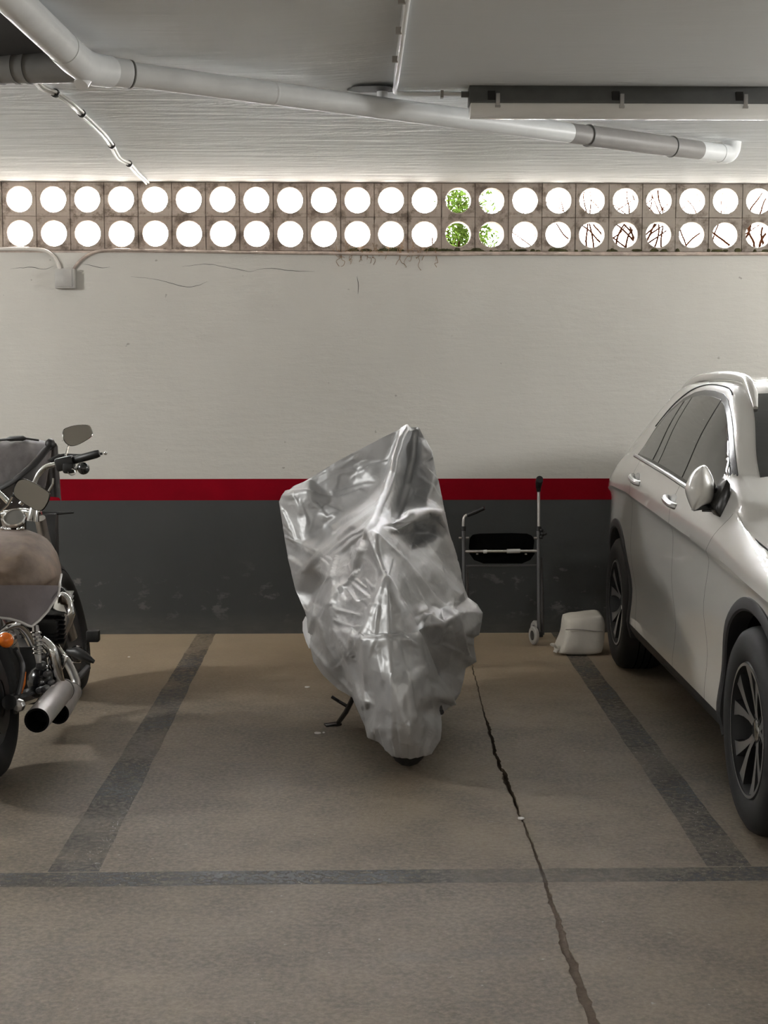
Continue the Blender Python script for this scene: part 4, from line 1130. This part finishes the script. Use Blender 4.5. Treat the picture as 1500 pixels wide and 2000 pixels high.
MB().box(onz(652, 1417) + Vector((-.005, 0, .006)), (.075, .045, .010), Euler((0, -.05, .3)).to_matrix()).build('stand_foot', 'black_metal', MO, bevel=.003)
MB().tube([P(648, 1361, 6.42), P(662, 1370, 6.43), P(682, 1382, 6.41)], .0075, 8).build('stand_lever', 'black_metal', MO)
MB().tube([P(858, 1380, 6.2), P(862, 1391, 6.1)], .012, 8).build('foot_peg', 'black_metal', MO)

# ------------------------------------------------------------------ cruiser at the left
CRU = thing('cruiser_motorcycle', 'black and chrome cruiser motorcycle seen from behind at left edge', 'motorcycle', (-1.42, -2.5, 0))
def cb(name, mb, m, par=CRU, **k): return mb.build(name, m, par, **k)
la = (cos(.09), 0, sin(.09))
rwh = torus('rear_wheel', (-1.465, -3.34, .325), .325, .085, CRU, la)
cb('rear_rim', MB().lathe([(.03, .055), (.10, .05), (.205, .062), (.232, .075), (.238, .06), (.225, .03), (.225, -.06), (.03, -.06)], (-1.465, -3.34, .325), la, 40), 'steel_dark', rwh)
cb('brake_disc', MB().lathe([(.075, .072), (.14, .072), (.14, .078), (.075, .078)], (-1.465, -3.34, .325), la, 36), 'rim_dark', rwh)
lf_ = (cos(.2), 0, sin(.2))
fwh = torus('front_wheel', (-1.475, -1.72, .325), .33, .068, CRU, lf_)
cb('front_rim', MB().lathe([(.03, .04), (.25, .045), (.265, .03), (.265, -.03), (.03, -.04)], (-1.475, -1.72, .325), lf_, 36), 'steel_dark', fwh)
# fenders
def fender(c, R, hw_, a0, a1, name, m, sh=0.0):
    rows = []
    for i in range(19):
        q = a0 + (a1 - a0) * i / 18; row = []
        for j in range(9):
            u_ = -1 + 2 * j / 8
            rr = R - .055 * u_ ** 4 - .01 * u_ * u_
            row.append(Vector(c) + Vector((u_ * hw_ + sh * sin(q) * rr, cos(q) * rr, sin(q) * rr)))
        rows.append(row)
    return cb(name, MB().grid(rows), m)
fender((-1.49, -3.33, .33), .352, .12, radians(25), radians(185), 'rear_fender', 'black_metal')
fender((-1.50, -1.74, .33), .37, .085, radians(20), radians(190), 'front_fender', 'black_metal', -.2)
# chrome fender strut arching over the rear wheel
cb('fender_strut', MB().tube(spline([P(-30, 1252, 5.62), P(0, 1232, 5.64), P(20, 1222, 5.68), P(36, 1222, 5.74), P(50, 1236, 5.82), P(60, 1256, 5.9)], 6), .0165, 12), 'chrome')
ts = P(12, 1250, 5.46)
sg_ = cb('turn_signal', MB().lathe([(0, -.012), (.024, -.010), (.033, 0), (.033, .03), (.02, .05)], ts, (0.1, 1, 0), 24), 'chrome')
cb('amber_lens', MB().lathe([(0, -.026), (.016, -.022), (.026, -.013), (.030, -.004), (.030, .003)], ts, (0.1, 1, 0), 24), 'amber', sg_)
cb('signal_stalk', MB().tube([ts + Vector((0, .03, 0)), P(-25, 1262, 5.6)], .010, 10), 'chrome')
cb('fender_guard', MB().tube(spline([P(30, 1268, 5.66), P(41, 1290, 5.7), P(44, 1310, 5.7), P(38, 1345, 5.7), P(32, 1368, 5.7), P(30, 1392, 5.72)], 6), .011, 10), 'steel_dark')
cb('side_reflector', MB().tube([P(49, 1312, 5.85), P(46, 1335, 5.84), P(42, 1352, 5.84)], [.005, .008, .005], 8), 'amber')
cb('axle_nut', MB().lathe([(0, 0), (.02, .002), (.026, .01), (.026, .03)], P(34, 1380, 5.62), (0, 1, 0), 8), 'steel')
cb('swing_arm', MB().tube([P(18, 1372, 5.6), P(60, 1358, 6.0), P(85, 1335, 6.4)], [.03, .034, .034], 10), 'black_metal')
cb('shock_absorber', MB().tube([P(69, 1222, 6.0), P(72, 1256, 5.98), P(76, 1296, 5.96)], [.013, .021, .011], 10), 'steel')
for k in range(6):
    p = P(70 + k * 1.0, 1236 + k * 8, 5.97)
    cb('shock_coil', MB().tube([p + Vector((.021 * cos(q), .021 * sin(q), .005 * q / 6.28)) for q in [2 * pi * j / 12 for j in range(12)]], .0035, 6, closed=True), 'chrome')
# engine block behind the rear wheel
eng = MB()
eng.box(P(60, 1305, 6.35), (.20, .34, .26))
eng.box(P(88, 1225, 6.5), (.17, .26, .20), Euler((.35, 0, 0)).to_matrix())
cb('engine', eng, 'black', bevel=.02)
for k in range(7):
    cb('cooling_fin', MB().box(P(92, 1178 + k * 9, 6.48), (.20, .25, .007), Euler((.3, 0, 0)).to_matrix()), 'black_metal', bevel=.002)
cb('gearbox', MB().ball(P(84, 1330, 6.1), (.07, .09, .075)), 'black_metal')
for k, (px, py, d, r) in enumerate([(76, 1302, 6.0, .018), (88, 1318, 5.98, .013), (84, 1348, 5.95, .016), (74, 1350, 5.95, .014), (92, 1262, 6.05, .012), (96, 1335, 6.0, .01), (80, 1285, 6.0, .009)]):
    cb('engine_bolt', MB().lathe([(0, 0), (r * .8, .002), (r, .008), (r, .04)], P(px, py, d), (0.2, 1, 0), 10), 'steel_dark')
# air cleaner: chrome teardrop cover
rowsA = []
acl = P(121, 1200, 6.42)
for i in range(9):
    t = i / 8; row = []
    for j in range(20):
        q = 2 * pi * j / 20; k = sqrt(max(0, 1 - t * t))
        dz = sin(q) * (.10 if sin(q) > 0 else .14); dx = cos(q) * .052 * (1 - .45 * max(0, -sin(q)))
        row.append(acl + Vector((dx * k + .03 * t + (-.02 if sin(q) < 0 else .0) * abs(sin(q)), -.05 * t + .02, dz * k)))
    rowsA.append(row)
mbA = MB().grid(rowsA, False, True)
cb('air_cleaner', mbA, 'chrome')
cb('air_cleaner_back', MB().ball(acl + Vector((-.02, .05, 0)), (.06, .05, .12)), 'black_metal')
cb('pushrod_tube', MB().tube([P(97, 1240, 6.4), P(127, 1286, 6.38)], .0135, 12), 'chrome')
cb('pushrod_collar', MB().tube([P(96, 1238, 6.4), P(101, 1246, 6.4)], .02, 12), 'chrome')
# exhausts
mu1a, mu1b = P(122, 1348, 6.12), P(72, 1407, 5.50)
dm = (mu1b - mu1a).normalized()
def muffler(a, b, r):
    d = (b - a).normalized(); L_ = (b - a).length
    m_ = cb('muffler', MB().tube([a - d * .10, a - d * .02, a, a + d * .004, b - d * .004, b], [r * .62, r * .95, r * .97, r, r, r * .97], 28, caps=False), 'muffler', angle=40)
    cb('muffler_band', MB().tube([a + d * .0, a + d * .012], r * 1.03, 28), 'steel_dark', m_)
    cb('muffler_tip', MB().lathe([(r * .97, 0), (r * .80, .002), (r * .78, -.03), (r * .74, -.14), (0, -.15)], b, d, 28), 'well', m_)
    return m_
muffler(mu1a, mu1b, .049)
cb('exhaust_pipe', MB().tube(spline([P(80, 1253, 6.05), P(91, 1261, 6.05), P(101, 1274, 6.05), P(106, 1298, 6.06), P(112, 1324, 6.08), P(118, 1345, 6.10), P(121, 1350, 6.12)], 6), [.028] * 37, 16), 'chrome')
mu2a, mu2b = P(140, 1352, 6.62), P(114, 1394, 6.06)
muffler(mu2a, mu2b, .046)
cb('exhaust_pipe', MB().tube(spline([P(118, 1276, 6.75), P(133, 1296, 6.74), P(144, 1318, 6.72), P(149, 1336, 6.70), P(143, 1350, 6.66)], 6), .021, 16), 'steel')
cb('exhaust_bracket', MB().box(P(121, 1292, 6.3), (.035, .02, .065), Euler((0, .4, 0)).to_matrix()), 'chrome', bevel=.004)
# forward foot peg, brake pedal, frame rail
cb('down_tube', MB().tube([P(148, 1328, 6.75), P(160, 1316, 6.8), P(172, 1303, 6.85)], .0145, 12), 'steel_dark')
cb('foot_peg', MB().tube([P(132, 1272, 6.9), P(150, 1275, 6.88), P(168, 1284, 6.86), P(184, 1293, 6.86)], [.016, .030, .022, .009], 12), 'black')
cb('foot_peg_bracket', MB().ball(P(150, 1276, 6.9), (.035, .04, .04)), 'black_metal')
cb('peg_bolt', MB().tube([P(128, 1294, 6.86), P(157, 1293, 6.86)], .004, 8), 'chrome')
pd = cb('brake_pedal', MB().box(P(182, 1242, 6.95), (.062, .05, .056)), 'black', bevel=.008)
cb('pedal_arm', MB().tube(spline([P(174, 1250, 6.97), P(168, 1262, 6.97), P(169, 1290, 6.95)], 4), .006, 8), 'black_metal', pd)
# forks, triple clamp, instruments
cb('fork', MB().tube([P(78, 1012, 6.75), P(102, 1120, 6.95), P(140, 1245, 7.2)], [.026, .028, .03], 14), 'steel')
cb('fork', MB().tube([P(12, 1012, 6.75), P(40, 1120, 6.95), P(80, 1245, 7.2)], [.026, .028, .03], 14), 'steel')
cb('triple_clamp', MB().tube(spline([P(5, 1006, 6.66), P(40, 1000, 6.64), P(62, 1002, 6.62), P(80, 998, 6.62)], 4), [.02] * 13, 12), 'chrome')
cb('clamp_riser', MB().tube([P(64, 1018, 6.60), P(66, 998, 6.60), P(72, 975, 6.62)], [.03, .024, .016], 12), 'chrome')
sc_ = P(28, 1011, 6.15); sax = (P(28, 1004, 6.0) + Vector((0, 0, .08)) - sc_).normalized()
sax = Vector((0.02, -.72, .69)).normalized()
spd = cb('speedometer', MB().lathe([(.046, .0), (.050, -.006), (.047, -.03), (.040, -.075), (.02, -.085)], sc_, sax, 32), 'black_metal')
cb('chrome_bezel', MB().lathe([(.0405, .004), (.044, .008), (.049, .003), (.0505, -.006)], sc_, sax, 32), 'chrome', spd)
cb('dial_glass', MB().lathe([(0, .004), (.042, .003)], sc_, sax, 32), 'dial', spd)
for px in (5, 12, 18, 36, 44):
    cb('dash_bolt', MB().ball(P(px, 1034 - (px % 3), 6.1), .009), 'chrome')
# handlebar, controls, mirrors
hb_ = spline([P(40, 985, 6.6), P(58, 965, 6.6), P(68, 942, 6.6), P(77, 924, 6.6), P(90, 912, 6.6), P(106, 908, 6.6), P(124, 903, 6.6), P(150, 897, 6.58)], 6)
cb('handlebar', MB().tube(hb_, .0125, 14), 'chrome')
cb('handlebar', MB().tube(spline([P(20, 985, 6.6), P(0, 965, 6.6), P(-25, 948, 6.6), P(-70, 940, 6.6), P(-160, 935, 6.6)], 6), .0125, 14), 'chrome')
cb('grip', MB().tube([P(143, 899.5, 6.58), P(146, 898.5, 6.58), P(188, 887, 6.52), P(194, 885, 6.52)], [.016, .0185, .0185, .016], 16), 'black')
cb('switch_box', MB().box(P(127, 905, 6.58), (.085, .06, .062), Euler((0, -.22, 0)).to_matrix()).box(P(134, 914, 6.56), (.05, .05, .05)), 'black', bevel=.012)
cb('brake_lever', MB().tube(spline([P(96, 902, 6.72), P(112, 893, 6.74), P(126, 889, 6.74), P(160, 890, 6.78), P(200, 886, 6.78)], 5), [.012] * 8 + [.008] * 8 + [.006] * 5, 8), 'black')
cb('lever_tip', MB().ball(P(206, 885, 6.78), .009), 'chrome')
cb('signal_bracket', MB().tube(spline([P(140, 922, 6.56), P(146, 920, 6.56), P(152, 912, 6.56), P(158, 906, 6.56)], 4), .007, 8), 'chrome')
cb('bracket_ring', MB().tube([P(140 + 7 * cos(q), 922 + 6 * sin(q), 6.54) for q in [2 * pi * j / 16 for j in range(16)]], .0025, 6, closed=True), 'chrome')
cb('turn_signal', MB().ball(P(163, 915, 6.54), .0285), 'black_metal')
cb('brake_hose', MB().tube(spline([P(104, 934, 6.7), P(103, 944, 6.7), P(98, 954, 6.7), P(92, 964, 6.7)], 5), .006, 8), 'chrome')
def bike_mirror(ol, d, name_m, tilt, m):
    pts = [P(px, py, d) for px, py in ol]
    c = sum(pts, Vector()) / len(pts)
    sm = spline(pts, 4, True)
    b = MB(); n = len(sm)
    back = [c + (p - c) * .62 + Vector((0, .035, 0)) for p in sm]; rim = [c + (p - c) * 1.05 + Vector((0, .008, 0)) for p in sm]; lip = [c + (p - c) * 1.05 - Vector((0, .004, 0)) for p in sm]
    b.grid([back, rim, lip, sm], False, True); b.add(back, [list(range(n))])
    s_ = cb('mirror', b, m)
    # the glass is turned a little so that it looks past the rider
    g = [p - Vector((0, .0015, 0)) + Vector((0, (p - c).x * tilt[0] + (p - c).z * tilt[1], 0)) for p in sm]
    gb = MB(); gb.add(g, [list(range(n))]); cb('mirror_glass', gb, name_m, s_)
    return s_
bike_mirror([(124, 842), (131, 836), (150, 831), (171, 831), (177, 837), (180, 848), (172, 857), (152, 868), (138, 870), (128, 863), (124, 853)], 6.62, 'mirror', (.0, .06), 'chrome')
cb('mirror_stem', MB().tube([P(134, 868, 6.64), P(131, 878, 6.62), P(128, 890, 6.6)], .005, 8), 'chrome')
bike_mirror([(33, 942), (40, 937), (50, 937), (72, 947), (92, 960), (96, 966), (93, 980), (84, 994), (74, 996), (60, 990), (38, 976), (28, 966), (28, 954)], 6.2, 'mirror', (0., .1), 'black_metal')
cb('mirror_stem', MB().tube([P(25, 968, 6.22), P(16, 985, 6.35), P(2, 998, 6.5)], .007, 8), 'chrome')
cb('crash_bar', MB().tube([P(75, 1003, 7.05), P(110, 1003, 7.05), P(144, 1001, 7.05)], [.010, .008, .005], 8), 'black')
cb('radiator_box', MB().box(P(97, 1050, 7.05), (.075, .08, .24)), 'black', bevel=.006)

# cloth over its seat
SC = thing('seat_cover', 'brown-grey cloth cover with pale piping pulled over the cruiser seat', 'cover', P(20, 1180, 5.8))
dome = [(-150, 1145), (-152, 1110), (-142, 1080), (-122, 1055), (-92, 1042), (-40, 1036), (0, 1035), (35, 1036), (68, 1040), (92, 1053), (110, 1080), (119, 1108), (120, 1130), (114, 1145)]
rows = []
cenD = (-16, 1120)
for i, t in enumerate(np.linspace(0, 1, 40)):
    row = []
    for px, py in spline([(a, b, 0) for a, b in dome], 4) and [(q.x, q.y) for q in spline([(a, b, 0) for a, b in dome], 4)]:
        x = cenD[0] + (px - cenD[0]) * t; y = cenD[1] + 24 + (py - cenD[1] - 24) * t
        d = 5.62 + .42 * (1 - sqrt(max(0, 1 - t ** 2.2))) + (1145 - y) / 1145 * .9 * t
        p = P(x, y, d)
        p.y += .022 * noise.noise(Vector((p.x * 9, 1, p.z * 7))) + .02 * abs(noise.noise(Vector((p.x * 9 + p.z * 9, 5, p.z * 16 - p.x * 6)))) + .006 * noise.noise(Vector((p.x * 34, 5, p.z * 28)))
        row.append(p)
    rows.append(row)
MB().grid(rows).build('cover_top', 'seat_cloth', SC, angle=70)
far_ = [Vector((p.x + (-1.62 - p.x) * .5, p.y + .25, p.z - .06)) for p in rows[-1]]
MB().grid([rows[-1], [a.lerp(b, .5) + Vector((0, 0, .03)) for a, b in zip(rows[-1], far_)], far_]).build('cover_side', 'seat_cloth', SC, angle=70)
def flap(edge_top, edge_bot, d0, d1, n=8):
    rows = []
    m_ = 14
    et = [edge_top[0] + (edge_top[1] - edge_top[0]) * k / m_ for k in range(m_ + 1)]
    eb = spline([(a, b, 0) for a, b in edge_bot], 6); 
    for i in range(n + 1):
        t = i / n; row = []
        for k in range(m_ + 1):
            q = eb[int(k / m_ * (len(eb) - 1))]
            x = et[k] + (q.x - et[k]) * t; y = 1143 + (q.y - 1143) * t
            dd = d0 + (d1 - d0) * t + .10 * abs((k / m_) * 2 - 1) ** 3
            p = P(x, y, dd); p.y += .014 * noise.noise(Vector((p.x * 8, 4, p.z * 5)))
            row.append(p)
        rows.append(row)
    return rows
rows = flap((-146, 114), [(-146, 1160), (-100, 1222), (-88, 1222), (-60, 1208), (-25, 1205), (0, 1206), (30, 1211), (55, 1222), (64, 1222), (90, 1198), (112, 1165)], 5.60, 5.64)
MB().grid(rows).build('cover_flap', 'flap_cloth', SC, angle=70)
MB().tube([p - Vector((0, .004, 0)) for p in rows[-1]], .0055, 8).build('piping', 'piping', SC)
MB().tube(spline([P(113, 1166, 5.70), P(116, 1150, 5.72), P(117, 1138, 5.74), P(120, 1122, 5.9)], 5), .005, 8).build('piping', 'piping', SC)

# dark tarp over the screen in front
TP = thing('tarp', 'dark grey tarp draped over a tall shape beyond the cruiser handlebar', 'tarp', P(20, 1000, 7.2))
top = [(-150, 905), (-100, 872), (-40, 860), (0, 858), (40, 855), (66, 857), (84, 860), (98, 862), (103, 870)]
bot = [(-150, 1060), (-100, 1060), (-40, 1050), (0, 1048), (30, 1040), (55, 1015), (75, 985), (88, 955), (97, 905)]
T_, B_ = spline([(a, b, 0) for a, b in top], 6), spline([(a, b, 0) for a, b in bot], 6)
rows = []
for i in range(15):
    t = i / 14; row = []
    for k, (a, b) in enumerate(zip(T_, B_)):
        x, y = a.x + (b.x - a.x) * t, a.y + (b.y - a.y) * t
        u_ = k / (len(T_) - 1)
        d = 7.22 - .22 * sin(pi * min(1, t * 1.1)) * (1 - u_ ** 4) + .06 * u_ ** 6
        p = P(x, y, d)
        # taut folds running from the top right corner to the lower left
        s_ = (x - 100) * .62 + (y - 868) * .78
        p.y += .016 * noise.noise(Vector((s_ * .06, 2, 0))) + .010 * noise.noise(Vector((s_ * .17, 7, x * .01)))
        row.append(p)
    rows.append(row)
back = [[Vector((p.x, p.y + .16, p.z)) for p in rows[0]]]
MB().grid([[Vector((p.x, p.y + .18, p.z - .3)) for p in rows[0]], [Vector((p.x, p.y + .12, p.z - .01)) for p in rows[0]]] + rows).build('tarp_sheet', 'tarp', TP, angle=60)
MB().tube(spline([P(100, 868, 7.16), P(88, 880, 7.10), P(70, 902, 7.04), (P(48, 922, 6.98)), P(22, 942, 6.96), P(-10, 958, 6.96), P(-60, 975, 7.0)], 5), [.030] + [.022] * 12 + [.02] * 18, 10, flat=.6).build('fold', 'tarp_black', TP)
MB().tube(spline([P(-20, 862, 7.2), P(20, 857, 7.18), P(45, 856, 7.17), P(76, 860, 7.17)], 5), [.006] * 5 + [.013] * 6 + [.005] * 5, 8).build('hem', 'tarp_black', TP)
MB().ball(P(98, 868, 7.14), (.026, .03, .03)).build('corner_knot', 'tarp_black', TP)

# ------------------------------------------------------------------ walker by the wall
WK = thing('walker', 'folded grey walking frame with black padded seat against the dark dado', 'walker', ony(980, 1240, -.25))
d1_ = 8.62
def wk(name, pts, r, m, n=12, **k): return MB().tube(pts, r, n).build(name, m, WK, **k)
wk('leg', [P(1051, 1030, d1_), P(1052, 1100, d1_), P(1053, 1236, d1_)], .0125, 'walker_tube')
wk('leg', [P(905, 1030, d1_), P(906, 1100, d1_), P(909, 1245, d1_)], .0125, 'walker_tube')
wk('leg', [P(912, 1108, 8.74), P(914, 1180, 8.8), P(916, 1243, 8.82)], .010, 'walker_tube')
wk('leg', [P(1057, 1090, 8.74), P(1059, 1160, 8.8), P(1060, 1240, 8.82)], .010, 'walker_tube')
wk('handle_post', [P(1052, 1034, d1_), P(1052, 985, d1_), P(1052, 955, d1_)], .0095, 'walker_bright')
wk('handle_post', spline([P(905, 1034, d1_), P(905, 1020, d1_), P(907, 1010, d1_), P(914, 1005, d1_), P(922, 1001, d1_)], 5), .0095, 'walker_bright')
wk('grip', [P(913, 1006, d1_), P(930, 999, d1_ - .02), P(946, 992, d1_ - .04)], [.013, .0135, .012], 'black')
wk('grip', [P(1052, 960, d1_), P(1052, 950, d1_ - .01), P(1053, 941, d1_ - .05), P(1054, 936, d1_ - .12)], [.012, .017, .022, .021], 'black')
for px in (905, 1052): wk('collar', [P(px, 1028, d1_), P(px, 1037, d1_)], .016, 'black')
for px in (899, 913, 1046): wk('clamp_bolt', [P(px - 3, 1050.5, d1_ - .012), P(px + 3, 1050.5, d1_ - .012)], .006, 'walker_bright', 8)
kn = MB().ball(P(1060, 1042, d1_), .016)
for q in range(3): kn.ball(P(1060 + 5 * cos(q * 2.1), 1042 + 8 * sin(q * 2.1), d1_ - .01), .012)
kn.build('adjust_knob', 'black', WK)
# padded seat folded up
ol = [(918, 1052), (924, 1045), (938, 1043), (1000, 1042), (1030, 1043), (1040, 1047), (1044, 1056), (1042, 1074), (916, 1074)]
q = [P(a, b, d1_ + .03) for a, b in ol]
MB().slab(q, (0, 1, 0), .035).build('seat', 'seat_black', WK, bevel=.008)
q = [P(a, b, d1_ + .03) for a, b in [(916, 1080), (1046, 1080), (1036, 1094), (1020, 1101), (945, 1101), (926, 1094)]]
MB().slab(q, (0, 1, 0), .035).build('seat_underside', 'seat_black', WK, bevel=.008)
wk('cross_bar', [P(908, 1077, d1_), P(1050, 1076, d1_)], .0085, 'walker_bright')
wk('cross_bar', [P(909, 1105, 8.7), P(1052, 1104, 8.7)], .006, 'steel_dark')
MB().tube([P(990, 1076.5, d1_ - .006), P(1016, 1076, d1_ - .006)], .0125, 10).build('label_sleeve', 'piping', WK)
MB().tube([P(944, 1077.5, d1_ - .006), P(951, 1077, d1_ - .006)], .0115, 10).build('label_sleeve', 'piping', WK)
for px in (932, 1027): wk('seat_bolt', [P(px - 2, 1082, d1_), P(px + 2, 1082, d1_)], .005, 'walker_bright', 8)
for pz, (px, d) in enumerate(((1043, 8.60), (1046, 8.8))):
    c = P(px, 1225, d); c.z = .058
    wh = MB().lathe([(.03, -.012), (.050, -.013), (.057, -.006), (.057, .006), (.050, .013), (.03, .012)], c, (1, .3, 0), 24).build('caster_wheel', 'wheel_grey', WK, weld=True)
    MB().lathe([(0, -.015), (.03, -.012), (.03, .012), (0, .015)], c, (1, .3, 0), 16).build('caster_hub', 'walker_tube', wh)
MB().box(P(1053, 1238, d1_) + Vector((-.005, -.01, 0)), (.05, .05, .03)).build('caster_fork', 'black', WK, bevel=.005)
for px, d in ((909, d1_), (916, 8.82)):
    p = P(px, 1243, d); p.z = .02
    MB().lathe([(0, -.02), (.02, -.02), (.018, .02)], p, (0, 0, 1), 14).build('rubber_foot', 'black', WK)

# ------------------------------------------------------------------ sack behind the rear wheel
SK = thing('sack', 'full white woven sack slumped on floor beside the car rear wheel', 'sack', (1.315, -.66, 0))
bm = bmesh.new(); bmesh.ops.create_cube(bm, size=1)
bmesh.ops.subdivide_edges(bm, edges=bm.edges[:], cuts=11, use_grid_fill=True)
for v in bm.verts:
    x, y, z_ = v.co * 2
    l = (abs(x) ** 4 + abs(y) ** 4 + abs(z_) ** 4) ** .25
    px_, py_, pz_ = x / l, y / l, z_ / l
    px_, py_, pz_ = (px_ * .6 + x * .4, py_ * .75 + y * .25, pz_ * .7 + z_ * .3)
    hgt = (pz_ + 1) / 2
    X = px_ * (.112 + .010 * (1 - hgt)) - .045 * max(0, 1 - hgt * 1.7) ** 2 * max(0, -px_) + .010 * hgt + .012 * sin(hgt * 3)
    Y = py_ * .15; Z = hgt * (.232 + .012 * px_)
    nz = noise.noise(Vector((X * 9, Y * 9, Z * 7))) * .008 + noise.noise(Vector((X * 22, Y * 20, Z * 12))) * .003
    v.co = Vector((X, Y, max(0, Z))) * (1 + nz * 4)
    if v.co.z < .004: v.co.z = 0
for f in bm.faces: f.smooth = True
me = bpy.data.meshes.new('sack'); bm.to_mesh(me); bm.free()
sk = link(me, 'sack_body', 'sack', SK, 70, True)
MB().tube(spline([(-.105, -.152, .158), (-.05, -.158, .160), (0, -.158, .157), (.06, -.157, .150), (.11, -.150, .146)], 4), .0022, 6).build('stitch_line', 'sack_seam', SK, local=True)
ear = MB()
ear.tube(spline([(-.125, -.08, .03), (-.148, -.09, .045), (-.165, -.095, .062), (-.175, -.1, .058)], 4), [.02] * 4 + [.012] * 4 + [.02] * 5, 8, flat=.5)
ear.tube(spline([(-.13, -.08, .03), (-.15, -.10, .03), (-.158, -.105, .018)], 4), [.016] * 9, 8, flat=.5)
ear.build('tied_corner', 'sack', SK, local=True)

# ------------------------------------------------------------------ litter
for k, (px, py, wpx, lb) in enumerate([(600, 1343, 11, 'white paper scrap on the floor left of the silver cover'), (620, 1433, 14, 'pale flattened scrap below the side stand foot'),
                                     (1017, 1600, 14, 'white flake lying at the bend of the floor crack'), (252, 1284, 6, 'tiny white speck on floor right of the cruiser'), (632, 1432, 5, 'tiny pale flake right of the flattened scrap')]):
    a = onz(px, py); wd = wpx / FPX * (a.y + D)
    n = 9; ol = [a + Vector((wd / 2 * cos(q) * random.uniform(.75, 1.1), wd * .55 * sin(q) * random.uniform(.7, 1.1), .0015)) for q in [2 * pi * j / n for j in range(n)]]
    tag(MB().slab(ol, (0, .15, 1), .0035).build('paper_scrap', 'scrap'), lb, 'litter')
